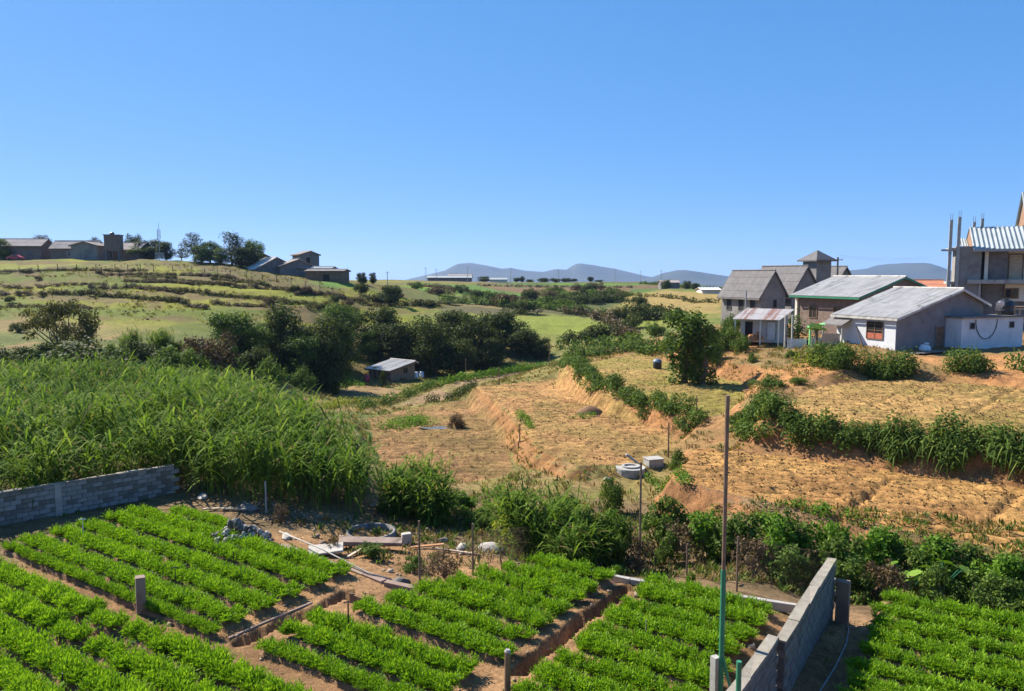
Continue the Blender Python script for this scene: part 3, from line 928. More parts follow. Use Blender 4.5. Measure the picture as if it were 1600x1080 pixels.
    # wood
    lean = rng.normal(size=2) * 0.03 * H
    f = np.array([lean[0], lean[1], fork])
    limb(mb, (0, 0, -0.3), f, tr * 1.35, tr, rng, 4, 0.03, 7)
    for c in tops:
        limb(mb, f, np.asarray(c), tr * 0.6, tr * 0.12, rng, 3, 0.06, 5)
    v, q, t = cloud(cl, per, L, W, rng)
    zt = v[:, 2].max()
    crown = np_mesh('crown', v, None, q, t)
    crown.materials.append(MATS[mat])
    trunk = mb.mesh('trunk')
    trunk.materials.append(MATS['bark_pale' if kind == 'gum' else 'bark'])
    TREES[key] = (trunk, crown, zt, np.abs(v[:, :2]).max() * 0.9)
    return TREES[key]

def plant(name, label, cat, kind, k, pos, H, width=None, group=None, rz=None):
    trunk, crown, zt, rad = tree_variant(kind, k)
    s = H / zt
    sx = s if width is None else width / (2 * rad)
    e = thing(name, label, cat, tuple(pos), random.uniform(0, 6.28) if rz is None else rz, group, (sx, sx, s))
    link('trunk' if name.endswith('tree') else 'stem', trunk, None, e)
    link('crown' if name.endswith('tree') else 'foliage', crown, None, e)
    return e

def plant_px(name, label, cat, kind, k, px, top, y, wpx=None, group=None):
    """planted at bearing px and depth y, as tall as it stands in the survey photograph"""
    p = spot(px, y)
    H = max(0.6, on_y(px, top, y)[2] - p[2])
    return plant(name, label, cat, kind, k, p, H, None if wpx is None else wpx * y / FPX, group)

def hedge(name, label, pts, w, h, mat, per=420, L=0.16, W=0.085, seed=1, step=0.45, group=None, cat='hedge', strap=0.0, px=True, z0=None):
    """a row of bushes grown together along a line on the ground"""
    rng = np.random.default_rng(seed)
    W3 = [hit(*p) for p in pts] if px else [np.array([x, y, gz(x, y)]) for x, y in pts]
    cl = []
    for a, b in zip(W3[:-1], W3[1:]):
        n = max(2, int(np.linalg.norm((b - a)[:2]) / step))
        for i in range(n):
            c = a + (b - a) * (i + rng.random()) / n + np.append(rng.normal(size=2) * w * 0.22, 0)
            hh = h * rng.uniform(0.55, 1.2)
            c[2] = gz(c[0], c[1]) + hh * 0.5
            cl.append((c, (w * rng.uniform(0.35, 0.62), w * rng.uniform(0.35, 0.62), hh * 0.55)))
    base = W3[0]
    v, q, t = cloud([(c - base, r) for c, r in cl], per * 2.1, L, W, rng, 0.5)
    parts = [(v, None, q, t)]
    if strap:
        n = int(len(cl) * strap)
        idx = rng.integers(0, len(cl), n)
        P = np.array([cl[i][0] for i in idx]) - base + rng.normal(size=(n, 3)) * np.array([w * 0.25, w * 0.25, h * 0.15])
        az = rng.uniform(0, 2 * math.pi, n)
        parts.append(blades(P, np.c_[np.cos(az), np.sin(az)], rng.uniform(0.5, 1.0, n) * h * 0.9, rng.uniform(0.04, 0.075, n), rng.uniform(0.5, 1.3, n), rng.uniform(0.8, 1.9, n), np.clip(0.5 + rng.normal(size=n) * 0.25, 0, 1)))
    v, t3, q, t = join(parts)
    o = link(name, np_mesh(name, v, t3, q, t), mat)
    o.location = base
    return props(o, label, cat, group)

def tufts(name, label, XY, hmin, hmax, mat, rng, blades_per=7, W=0.03, spread=0.8, kind='stuff'):
    n = len(XY)
    g = height(XY[:, 0], XY[:, 1])
    idx = np.repeat(np.arange(n), blades_per)
    m = len(idx)
    sz = rng.uniform(hmin, hmax, n)[idx]
    az = rng.uniform(0, 2 * math.pi, m)
    P = np.c_[XY[idx] + rng.normal(size=(m, 2)) * (sz * 0.22)[:, None], g[idx] - 0.02]
    tt_ = np.clip(0.45 + (rng.normal(size=n) * 0.18)[idx] + rng.normal(size=m) * 0.15, 0, 1)
    Hd = np.c_[np.cos(az), np.sin(az)]
    D = unit(np.c_[Hd * spread * rng.uniform(0.3, 1.0, m)[:, None], np.ones(m)])
    Nn = unit(np.cross(D, np.c_[-Hd[:, 1], Hd[:, 0], np.zeros(m)]))
    L = sz * rng.uniform(0.6, 1.2, m)
    v, q = leaf_quads(P, D, Nn, L, np.maximum(W, L * 0.16), 0.2)
    o = link(name, np_mesh(name, v, None, q, np.repeat(tt_, 4)), mat)
    return props(o, label, None, None, kind)

ORD = ['first', 'second', 'third', 'fourth', 'fifth', 'sixth', 'seventh', 'eighth', 'ninth', 'tenth', 'eleventh', 'twelfth', 'thirteenth', 'fourteenth', 'fifteenth', 'sixteenth', 'seventeenth', 'eighteenth', 'nineteenth', 'twentieth']

# ---- tall cane grass filling the left middle ground
rg = np.random.default_rng(5)
REED_POLY = [(-36, 31), (-24, 28.0), (-20.9, 30.4), (-16.6, 35.2), (-14.5, 34.2), (-11.5, 32.6), (-8.0, 32.4), (-6.6, 33.6), (-7.2, 37), (-11.0, 44.5), (-17.5, 56), (-28, 62), (-46, 62), (-50, 45)]
xy = scatter_poly(REED_POLY, 8.0, rg)
xy = xy[fbm(xy[:, 0] / 2.2, xy[:, 1] / 2.2, 3, 15.0) + 0.25 * rg.random(len(xy)) > 0.46]
for hx, hy, hr in ((-23.5, 33.5, 1.5), (-19.5, 36.5, 1.2), (-27, 37, 1.6), (-14.2, 37.5, 0.9), (-22, 42, 1.4), (-10.5, 38, 0.8), (-17, 44, 1.1)):
    xy = xy[np.hypot(xy[:, 0] - hx, (xy[:, 1] - hy) * 0.8) > hr * rg.uniform(0.7, 1.2, len(xy))]
front = 36 - np.clip(xy[:, 0] + 12, -99, 0) * 0.0
v, t3, q, t = reeds(xy, 1.5, 4.1, rg, 8, 1.25, 0.085, 0.2, taper=True)
o = link('tall_cane_grass', np_mesh('tall_cane_grass', v, t3, q, t), 'reed_leaf')
props(o, 'dense mass of tall green cane grass behind the grey block wall', None, None, 'stuff')

def reed_clump(label, px, y, wm, dm, h, n, seed):
    rng = np.random.default_rng(seed)
    c = spot(px, y)
    parts = []
    for k in range(9):      # a ragged stand of tussocks of different height
        a_, q_ = rng.uniform(0, 6.28), rng.random() ** 0.6
        o_ = np.array([math.cos(a_) * q_ * wm * 0.46, math.sin(a_) * q_ * dm * 0.46])
        m_ = max(8, int(n / 9 * rng.uniform(0.5, 1.4)))
        hk = h * rng.uniform(0.45, 1.05) * (1.1 - 0.4 * q_)
        parts.append(reeds(c[:2] + o_ + rng.normal(size=(m_, 2)) * 0.3, hk * 0.7, hk, rng, 9, 0.95, 0.07, 0.3, seed + k))
    v, t3, q, t = join(parts)
    v = v - c
    o = link('cane_grass_clump', np_mesh('cane_grass_clump', v, t3, q, t), 'reed_leaf')
    o.location = c
    props(o, label, 'cane grass', 'clumps of cane grass in the gully')
reed_clump('round clump of tall cane grass in the gully, just right of the big reed mass', 668, 34.5, 4.6, 3.5, 3.4, 330, 21)
reed_clump('arching clump of cane grass right of the yellow green sapling', 835, 31.0, 3.6, 3.0, 3.2, 250, 22)
reed_clump('low dark clump of cane grass left of the street lamp pole', 905, 29.5, 3.2, 2.4, 2.0, 160, 23)
reed_clump('blue green tuft of cane grass on the hill behind the rounded bushes', 215, 88, 12, 6, 3.6, 420, 24)

# ---- bushes and trees behind the reeds
plant_px('umbrella_tree', 'wide olive brown umbrella shaped tree on the pasture at far left', 'tree', 'umbrella', 0, 92, 462, 86, 118)
plant_px('bush', 'rounded dark bush at left edge above the tall cane grass', 'bush', 'dome', 0, 8, 540, 78, 90)
plant_px('bush', 'wide dark rounded bush with olive top below the umbrella tree', 'bush', 'dome', 1, 135, 523, 76, 150)
plant_px('bush', 'rounded green topped bush in the row above the cane grass', 'bush', 'green_dome', 2, 270, 535, 76, 95)
plant_px('bush', 'brown leaved bush between two green bushes above the cane grass', 'bush', 'brown_dome', 0, 325, 515, 82, 90)
plant_px('bush', 'blue green feathery bush above the cane grass, left of the dark wood', 'bush', 'mid', 1, 362, 482, 92, 85)
for i, (px, top, y, w, kind, lab) in enumerate([(45, 538, 80, 70, 'green_dome', 'green bush between the left edge bush and the wide dark bush'), (88, 530, 84, 70, 'dome', 'dark bush right under the umbrella tree'), (178, 532, 80, 70, 'green_dome', 'green bush right of the wide dark bush'), (215, 528, 86, 70, 'dome', 'dark bush behind the green ones in the belt above the cane grass'), (242, 540, 78, 60, 'dome', 'small dark bush left of the green topped bush'), (300, 540, 76, 60, 'green_dome', 'small green bush left of the brown leaved bush'), (345, 528, 84, 66, 'green_dome', 'green bush right of the brown leaved bush'), (395, 535, 86, 66, 'dome', 'dark bush where the belt meets the ravine wood'), (420, 552, 80, 56, 'green_dome', 'low green bush below the left end of the ravine wood'), (470, 566, 90, 50, 'green_dome', 'low green bush in front of the ravine wood left of the hut'), (520, 572, 96, 46, 'dome', 'low dark bush just left of the valley hut')]):
    plant_px('bush', lab, 'bush', kind, i % 3, px, top, y, w)
wood = [(392, 505, 95, 70, 'mid'), (445, 468, 100, 90, 'dense'), (490, 490, 100, 85, 'dense'), (520, 485, 112, 90, 'dense'), (530, 505, 112, 70, 'mid'), (592, 470, 126, 92, 'dense'), (640, 488, 121, 80, 'dense'), (678, 492, 118, 85, 'dense'),
        (705, 482, 132, 80, 'dense'), (742, 486, 124, 85, 'dense'), (785, 484, 132, 85, 'dense'), (815, 505, 128, 70, 'dense'), (842, 525, 126, 50, 'dense'), (470, 520, 96, 70, 'mid'), (660, 520, 120, 60, 'dense'), (765, 522, 121, 62, 'dense'), (720, 525, 118, 60, 'dense'), (575, 512, 122, 60, 'mid'), (415, 500, 104, 75, 'mid'), (440, 520, 97, 70, 'dense'), (510, 515, 98, 75, 'dense'), (612, 503, 122, 70, 'dense'), (375, 520, 92, 60, 'dense'), (535, 470, 126, 70, 'mid')]
for i, (px, top, y, w, kind) in enumerate(sorted(wood)):
    plant_px('ravine_tree', '%s tree from the %s in the dark wood behind the valley hut' % ((ORD[i], 'left') if i < 12 else (ORD[23 - i], 'right')), 'tree', kind, i % 4, px, top, y, w, 'trees of the ravine wood')
for lab, px, top, y, w, kind in (('single dark round tree on the slope above the ravine wood', 610, 443, 178, 46, 'dense'), ('small round tree on the skyline right of the dark farm sheds', 566, 424, 205, 20, 'dense'), ('smaller round shrub right of the skyline tree by the farm sheds', 583, 424, 214, 14, 'dense'),
        ('grey green bush on the slope below the skyline shrubs', 566, 440, 185, 30, 'dome'), ('dark green bush above the pale hillock', 700, 470, 200, 50, 'dome'), ('low dark bush left of the pale hillock', 660, 468, 190, 44, 'dome'),
        ('dark bush at the right foot of the pale hillock', 968, 478, 165, 34, 'dome'), ('rounded bush between hillock and vine covered tree', 990, 492, 150, 34, 'dome'), ('green bush left of the vine covered tree', 1024, 502, 118, 40, 'green_dome'), ('small dark bush below the pale hillock', 960, 535, 122, 34, 'dome'),
        ('bright green bush at the back of the upper terrace', 938, 545, 108, 30, 'green_dome'), ('dark bush at the back of the upper terrace', 985, 532, 106, 36, 'green_dome'), ('low wide bush at the back of the upper terrace', 1010, 540, 101, 38, 'green_dome')):
    plant_px('round_tree' if 'tree' in lab.split(' on ')[0] else 'bush', lab, 'tree' if 'tree' in lab.split(' on ')[0] else 'bush', kind, len(lab) % 3, px, top, y, w)

# ---- trees on the left skyline
for i, (px, top, y, w, kind, lab) in enumerate([
        (8, 371, 212, 30, 'mid', 'dark tree cut by the left edge on the skyline'), (72, 365, 235, 34, 'gum', 'thin grey tree behind the roof of the long hilltop building'),
        (152, 369, 235, 26, 'gum', 'sparse bare topped tree left of the square block tower'), (213, 364, 228, 34, 'dense', 'round tree right of the square block tower'),
        (237, 371, 216, 50, 'dense', 'broad dark tree behind the aerial mast'), (262, 376, 214, 34, 'dense', 'lower dark tree right of the aerial mast'),
        (288, 388, 225, 26, 'gum', 'small open tree in the skyline gap'), (307, 362, 206, 46, 'gum', 'tall feathery tree with bare twigs on the skyline'), (331, 375, 206, 40, 'mid', 'grey green tree right of the feathery tree'),
        (366, 360, 206, 48, 'gum', 'tallest feathery tree on the skyline'), (399, 372, 206, 42, 'mid', 'rounded dense tree at the right end of the skyline row'), (345, 386, 203, 44, 'mid', 'low tree filling the gap between the two feathery trees'), (318, 382, 202, 46, 'mid', 'low dark tree under the feathery skyline tree'), (380, 385, 203, 50, 'dense', 'low bushy tree under the tallest feathery tree'), (225, 382, 214, 50, 'mid', 'lower tree left of the aerial mast')]):
    plant_px('skyline_tree', lab, 'tree', kind, i % 4, px, top, y, w, 'trees on the left skyline')

# ---- dark heath strips along the terrace steps of the left hill
HS = [([(0, 426), (120, 424), (230, 424)], 0.8), ([(150, 427), (290, 431), (410, 444)], 0.9), ([(195, 441), (275, 443)], 0.9), ([(60, 464), (145, 462), (200, 466), (290, 478)], 1.1), ([(140, 452), (205, 450), (265, 456)], 1.1), ([(230, 440), (300, 445), (400, 450), (468, 458), (540, 466)], 0.9), ([(265, 456), (290, 458), (350, 463), (425, 470), (500, 478)], 1.0), ([(255, 470), (325, 484)], 1.0), ([(460, 462), (540, 470), (600, 480)], 1.1), ([(480, 485), (560, 492)], 1.2), ([(0, 462), (50, 460)], 0.8), ([(0, 447), (90, 446), (170, 447)], 0.6), ([(330, 437), (420, 449), (500, 462)], 0.8), ([(0, 482), (110, 480), (150, 484)], 0.6), ([(330, 478), (400, 480), (450, 486)], 0.8), ([(210, 433), (290, 438), (360, 446)], 0.6)]
for i, (pts, h) in enumerate(HS):
    hedge('heath_strip', '%s dark strip of heath on the pasture steps, counted down from the hilltop fence' % ORD[i], pts, 1.15, h * 0.8, 'purple_leaf' if i % 3 else 'olive_leaf', 250, 0.28, 0.14, 40 + i, 0.55, 'dark heath strips on the terraced pasture')
for i, (px, py, s) in enumerate([(462, 456, 1.5), (478, 460, 1.7), (15, 474, 1.2), (60, 438, 1.0), (520, 474, 1.8), (545, 481, 1.6), (30, 520, 1.5), (420, 476, 1.4)]):
    p = hit(px, py)
    plant('pasture_shrub', '%s small shrub standing alone on the left pasture, counted from the left' % ORD[sorted([462, 478, 15, 60, 520, 545, 30, 420]).index(px)], 'shrub', 'brown_dome' if i % 2 else 'dome', i % 3, p, s, s * 1.8, 'shrubs dotted on the left pasture')
xy = scatter_poly([(-130, 118), (-100, 196), (-55, 196), (-25, 165), (-22, 118)], 0.75, rg)
xy = xy[fbm(xy[:, 0] / 6, xy[:, 1] / 6, 3, 77) > 0.47]
tufts('pasture_grass', 'yellow green and brown grass tufts on the left hill', xy[::2], 0.35, 0.8, 'hill_grass', rg, 6, 0.12)
tufts('heath_tufts', 'brown heath tufts on the left hill', xy[1::7], 0.3, 0.8, 'brown_leaf', rg, 8, 0.14)

# ---- wild growth in the middle ground beyond the terraces
wild = []
for i in range(70):
    px, py = rg.uniform(880, 1180), rg.uniform(458, 500)
    wild.append((px, py))
wild = [(612, 462), (650, 452), (690, 462), (720, 458), (742, 468), (830, 470), (860, 465), (880, 473), (905, 470), (925, 462), (945, 470), (900, 455), (935, 476), (965, 468), (850, 480), (790, 478), (815, 492), (1010, 500), (1000, 478), (765, 470), (885, 482), (870, 462), (915, 458), (955, 460), (930, 453)]
for i, (px, py) in enumerate(sorted(wild)):
    p = hit(px, py)
    s = rg.uniform(2.2, 4.0)
    plant('wild_shrub', '%s wild shrub from the left on the far side of the valley' % (ORD[i] if i < 20 else ['fifth to last', 'fourth to last', 'third to last', 'second to last', 'last'][i - 20]), 'shrub', ['dome', 'green_dome', 'brown_dome', 'dome'][i % 4], i % 3, p, s, s * rg.uniform(1.6, 2.6), 'wild shrubs across the valley')
for i, (pts, w, h, m, lab) in enumerate([
        ([(640, 446), (720, 456), (790, 466), (850, 472)], 2.0, 1.2, 'brown_leaf', 'long brown hedgerow slanting across the green far field'),
        ([(700, 472), (790, 480), (870, 486), (950, 494)], 3.0, 2.0, 'mid_leaf', 'long green hedgerow above the pale hillock'),
        ([(850, 462), (910, 466), (985, 463)], 5.0, 2.2, 'mid_leaf', 'upper green thicket on the far slope'),
        ([(855, 474), (910, 474), (975, 471)], 5.0, 2.4, 'dark_leaf', 'lower dark thicket on the far slope'),
        ([(880, 490), (930, 496), (965, 512), (985, 528)], 2.6, 2.0, 'purple_leaf', 'brownish hedgerow down the right side of the pale hillock'),
        ([(560, 470), (620, 478), (690, 480)], 3.0, 1.8, 'olive_leaf', 'olive hedgerow behind the ravine wood'),
        ([(985, 492), (1030, 498), (1060, 504)], 3.0, 2.6, 'dark_leaf', 'dark hedgerow left behind the creeper covered trees'),
        ([(985, 462), (1040, 466), (1120, 474)], 1.6, 1.0, 'olive_leaf', 'thin hedgerow crossing the tan far hill'),
        ([(745, 447), (860, 449), (985, 450)], 1.8, 1.0, 'brown_leaf', 'thin brown hedgerow along the far brown field'),
        ([(1000, 444), (1060, 449), (1130, 456)], 2.0, 1.4, 'mid_leaf', 'green hedgerow on the ridge left of the gabled houses'),
        ([(870, 548), (930, 540), (1000, 536)], 2.2, 1.6, 'mid_leaf', 'green hedgerow behind the far end of the upper terrace')]):
    hedge('hedgerow', lab, pts, w, h, m, 34, 0.6, 0.36, 300 + i, 1.5)
hedge('hedge', 'dark hedge at the foot of the pale hillock', [(880, 536), (935, 528), (968, 520)], 3.0, 2.2, 'dark_leaf', 90, 0.4, 0.25, 91, 1.2)
hedge('hedge', 'long green hedge at the far end of the upper terrace', [(885, 560), (950, 556), (1010, 551), (1040, 550)], 1.8, 1.6, 'mid_leaf', 120, 0.3, 0.18, 92, 0.9)
hedge('hedge', 'bright green bank of plants right of the valley hut', [(668, 606), (720, 597), (790, 584), (850, 572)], 1.6, 1.1, 'bright_leaf', 120, 0.3, 0.14, 93, 0.8, strap=6)
hedge('hedge', 'green bank of bushes crossing the valley floor in front of the hut', [(560, 640), (600, 632), (640, 620), (672, 605)], 1.6, 1.1, 'mid_leaf', 130, 0.26, 0.13, 94, 0.8)
hedge('hedge', 'low green growth along the edge of the small hut plot', [(490, 600), (540, 598), (570, 606)], 2.0, 0.7, 'bright_leaf', 110, 0.25, 0.12, 95, 0.9)
hedge('hedge', 'weedy yellow green strip below the small hut plot', [(500, 636), (550, 628), (580, 632)], 2.0, 0.6, 'yellow_leaf', 110, 0.22, 0.1, 96, 0.8)
hedge('hedge', 'dark bushes between valley field and narrow ploughed strip', [(665, 630), (705, 626), (740, 605)], 1.2, 0.8, 'dark_leaf', 150, 0.25, 0.14, 97, 0.8)
hedge('hedge', 'low hedge on the earth bank between middle and upper terraces', [(880, 572), (920, 598), (985, 628), (1050, 648), (1098, 666)], 1.25, 1.15, 'mid_leaf', 330, 0.2, 0.11, 98, 0.48)
hedge('hedge', 'bright green weeds on the edge of the middle terrace', [(812, 648), (822, 662), (830, 672)], 0.7, 0.5, 'bright_leaf', 300, 0.15, 0.08, 99, 0.5)
hedge('hedge', 'bright green weed patch on the middle terrace', [(885, 655), (935, 650)], 1.0, 0.35, 'bright_leaf', 240, 0.16, 0.08, 100, 0.5)
hedge('hedge', 'weedy green patch round the pool on the valley field', [(615, 672), (640, 655), (660, 668)], 2.2, 0.7, 'bright_leaf', 130, 0.2, 0.1, 101, 0.7)
p = hit(712, 668)
plant('bush', 'single grey bush beside the pool on the valley field', 'bush', 'brown_dome', 1, p, 1.3, 1.8)

# ---- hedges and bushes of the right terraces
hedge('hedge', 'clipped dark green hedge on the bank above the bright ploughed field', [(1165, 666), (1230, 680), (1300, 690), (1385, 704)], 1.25, 1.35, 'mid_leaf', 520, 0.18, 0.1, 110, 0.33)
hedge('strap_leaf_hedge', 'tall strap leaved hedge at right, hanging over the bank above the ploughed field', [(1372, 702), (1450, 708), (1530, 718), (1610, 730), (1700, 742)], 1.35, 1.6, 'mid_leaf', 480, 0.2, 0.1, 111, 0.28, strap=30)
hedge('hedge', 'hedge climbing the left end of the upper ploughed field', [(1160, 660), (1185, 640), (1210, 624)], 1.1, 0.9, 'mid_leaf', 330, 0.18, 0.1, 112, 0.45)
for px, top, y, w, k, lab in ((1205, 583, 58, 62, 0, 'dense green bush at the upper left corner of the upper ploughed field'), (1253, 590, 59, 34, 1, 'smaller round bush right of the dense corner bush'), (1160, 640, 50, 40, 2, 'small bush where the two hedges meet'), (1066, 695, 44, 36, 0, 'dark bush beside the concrete tank'), (962, 740, 39, 50, 1, 'rounded green bush left of the lamp head on the gully bank')):
    plant_px('bush', lab, 'bush', 'green_dome', k, px, top, y, w)
hedge('hedge', 'dark leafy hedge in front of the white house', [(1268, 572), (1330, 578), (1432, 580)], 1.9, 1.9, 'mid_leaf', 380, 0.2, 0.11, 113, 0.45)
hedge('hedge', 'round hedge bushes right of the white house, above the red bank', [(1478, 578), (1520, 582), (1556, 584)], 1.9, 1.6, 'mid_leaf', 380, 0.2, 0.11, 114, 0.45)
hedge('hedge', 'yellow green bush at the left end of the white house hedge', [(1255, 572), (1285, 574)], 1.5, 1.3, 'yellow_leaf', 190, 0.24, 0.13, 115, 0.6)
hedge('hedge', 'green bush at the right edge below the unfinished building', [(1588, 578), (1640, 584)], 1.5, 1.2, 'mid_leaf', 190, 0.26, 0.15, 116, 0.6)
hedge('hedge', 'dark rough hedge wrapping the left corner of the upper ploughed field', [(1150, 668), (1168, 690), (1195, 700)], 1.2, 1.1, 'mid_leaf', 300, 0.18, 0.1, 120, 0.45)
plant_px('vine_tree', 'tall tree smothered in creeper at the end of the upper terrace', 'tree', 'vine', 0, 1073, 478, 71, 88)
plant_px('vine_tree', 'shorter creeper covered tree right of the tall one', 'tree', 'vine', 1, 1102, 500, 70, 66)
for px, top, y, w, k, lab in ((1052, 512, 92, 40, 0, 'dark bush left behind the creeper covered trees'), (1135, 505, 84, 58, 1, 'big dark bush left of the rusty roofed shed'), (1160, 520, 80, 40, 2, 'lower bush in front of the rusty roofed shed'), (1115, 520, 78, 40, 0, 'bush right of the creeper covered trees'), (1148, 488, 98, 46, 1, 'green bush behind the rusty roofed shed'),
                             (1178, 548, 73, 18, 0, 'tiny round bush in front of the shed'), (1240, 545, 72, 26, 2, 'small bush below the sheet fence')):
    plant_px('bush', lab, 'bush', 'green_dome', k, px, top, y, w)
hedge('climber', 'green creeper growing over the frame beside the shed', [tuple(spot(1226, 82.5)[:2]), tuple(spot(1262, 81.5)[:2])], 1.5, 3.0, 'mid_leaf', 170, 0.24, 0.14, 117, 0.5, cat='climber', px=False)
hedge('hedge', 'bright green weeds on the front lip of the bright ploughed field', [(1225, 796), (1290, 806), (1345, 822)], 0.8, 0.45, 'bright_leaf', 380, 0.16, 0.07, 118, 0.35)
hedge('hedge', 'short green weed strip below the concrete tank', [(1005, 748), (1035, 760), (1070, 770)], 0.7, 0.45, 'bright_leaf', 350, 0.16, 0.07, 119, 0.4)

# ---- gully shrubs between the garden and the ploughed field
gul = [(880, 812, 30.5, 70, 'leafy'), (935, 800, 30, 75, 'leafy'), (968, 818, 29.2, 60, 'leafy'), (1045, 840, 29.5, 50, 'leafy'), (1080, 828, 29.5, 70, 'dry'), (1120, 812, 30, 80, 'leafy_bright'), (1165, 806, 29.2, 95, 'leafy'), (1210, 812, 28.6, 95, 'leafy_bright'), (1255, 815, 28.8, 90, 'leafy'), (1300, 822, 28.6, 80, 'leafy_bright'), (1330, 838, 27.2, 90, 'leafy'), (1375, 838, 27.8, 95, 'leafy_bright'),
       (1420, 842, 27.2, 95, 'leafy_bright'), (1465, 846, 26.8, 95, 'leafy'), (1510, 850, 26.4, 95, 'leafy_bright'), (1550, 868, 25.8, 90, 'leafy'), (1590, 872, 25.2, 95, 'leafy_bright'), (1640, 870, 25.0, 95, 'leafy'), (1495, 895, 24.2, 70, 'leafy'), (1560, 905, 23.8, 80, 'leafy'), (1345, 885, 25.4, 80, 'leafy'), (1190, 852, 26.8, 70, 'dry'), (1240, 862, 26.6, 80, 'leafy'), (1400, 890, 25.0, 70, 'dry'), (1005, 850, 28.5, 50, 'dry'), (1600, 920, 23.2, 80, 'leafy')]
for i, (px, top, y, w, kind) in enumerate(sorted(gul)):
    plant_px('gully_shrub', '%s%s shrub from the left in the leafy thicket beyond the garden kerb' % (ORD[i % 20] if i < 20 else ORD[25 - i] , ' to last' if i >= 20 else ''), 'shrub', kind, i % 3, px, top - 16, y, w * 1.15, 'leafy shrubs in the gully')
p = hit(1460, 960)
for i, (px, top, y, w, kind, lab) in enumerate([(690, 858, 25.2, 62, 'dry', 'scrubby grey brown shrub inside the wire fence corner'), (640, 868, 26.0, 44, 'leafy', 'low green shrub left of the wire fence corner'), (575, 868, 27.2, 56, 'leafy', 'sprawling green weeds below the white slab'), (965, 885, 25.6, 26, 'leafy_bright', 'small green shrub at the kerb end of the drain'), (1088, 890, 24.8, 18, 'leafy_bright', 'tiny seedling beyond the right carrot plot'), (890, 835, 28.6, 40, 'dry', 'dry grassy shrub left of the lamp pole'), (430, 785, 30.5, 30, 'dry', 'dry orange leaved shrub behind the stone heap'), (510, 875, 27.6, 30, 'dry', 'dead weeds beside the white pipe')]):
    plant_px('garden_shrub', lab, 'shrub', kind, i % 3, px, top, y, w)
for i, (px, top, y, w, kind, lab) in enumerate([(748, 795, 33.0, 60, 'leafy', 'loose green scrub between the two cane grass clumps'), (610, 770, 34.0, 60, 'leafy', 'scrub at the left foot of the round cane grass clump'), (720, 770, 36.5, 60, 'leafy_bright', 'bright scrub behind the round cane grass clump'), (905, 770, 33.5, 70, 'leafy', 'scrub on the slope left of the lamp pole'), (800, 770, 36.0, 60, 'dry', 'dry scrub on the slope behind the sapling'), (950, 790, 31.5, 60, 'leafy_bright', 'bright scrub just left of the lamp pole foot'), (1034, 772, 33.0, 90, 'leafy', 'scrub on the slope right of the lamp pole'), (1095, 795, 32.5, 60, 'leafy_bright', 'bright scrub on the slope left of the tall pole')]):
    plant_px('scrub_bush', lab, 'bush', kind, i % 3, px, top, y, w)
plant('sapling_tree', 'young yellow green sapling by the wire fence in front of the gully', 'tree', 'sapling', 0, hit(786, 893), 2.05, 1.05)

# ---- weeds and stubble
xy = scatter_poly([(-6, 30), (3, 27.5), (10, 25), (24, 20), (32, 24), (24, 30), (10, 36), (0, 44), (-5, 40)], 10.0, rg)
tufts('weeds', 'green weeds on the gully floor', xy[::2], 0.18, 0.5, 'mid_leaf', rg, 7)
tufts('dry_weeds', 'dry weeds on the gully floor and banks', xy[1::2], 0.15, 0.45, 'dry_grass', rg, 7)
hp_ = [on_z(*p, -0.5)[:2] for p in ((440, 830), (560, 800), (700, 790), (860, 800), (850, 870), (740, 895), (660, 915), (600, 900))]
xy = scatter_poly(hp_, 5.0, rg)
tufts('hollow_weeds', 'ragged green weeds in the rubble hollow behind the garden', xy[::3], 0.15, 0.5, 'mid_leaf', rg, 7)
tufts('hollow_dry_weeds', 'dry weeds in the rubble hollow behind the garden', xy[1::3], 0.12, 0.45, 'dry_grass', rg, 7)
tufts('hollow_brown_weeds', 'brown dead weeds in the rubble hollow behind the garden', xy[2::3], 0.12, 0.4, 'brown_leaf', rg, 7)
wl = scatter_poly([ab(-34.2, 11), ab(-31.8, 20.4), ab(-31.2, 20.4), ab(-33.6, 11)], 5.0, rg)
tufts('wall_weeds', 'weeds along the foot of the grey block wall', wl, 0.1, 0.35, 'mid_leaf', rg, 7)
wl = scatter_poly([ab(-4.1, 15), ab(-4.1, 24.6), ab(-3.5, 24.6), ab(-3.7, 15)], 3.5, rg)
tufts('wall_weeds', 'weeds along the shaded foot of the garden wall', wl, 0.08, 0.25, 'mid_leaf', rg, 6)
gw = np.array([ab(a_, b_) for a_, b_ in zip(rg.uniform(-31, -5, 900), rg.uniform(9, 23, 900))])
tufts('garden_weeds', 'small weeds dotted on the bare garden soil', gw, 0.04, 0.13, 'mid_leaf', rg, 5)
xy = scatter_poly([(-25, 66), (-12, 50), (-4, 44), (8, 40), (20, 45), (35, 60), (36, 72), (24, 95), (5, 125), (-22, 122), (-30, 95)], 1.4, rg)
zz_, ids_ = height(xy[:, 0], xy[:, 1], True)
tufts('bank_grass', 'grass tufts on the terrace banks', xy[ids_ == 0], 0.2, 0.6, 'dry_grass', rg, 7, 0.05)
tufts('bank_weeds', 'green weeds on the terrace banks', xy[ids_ == 0][::2] + 0.3, 0.2, 0.55, 'mid_leaf', rg, 7, 0.05)
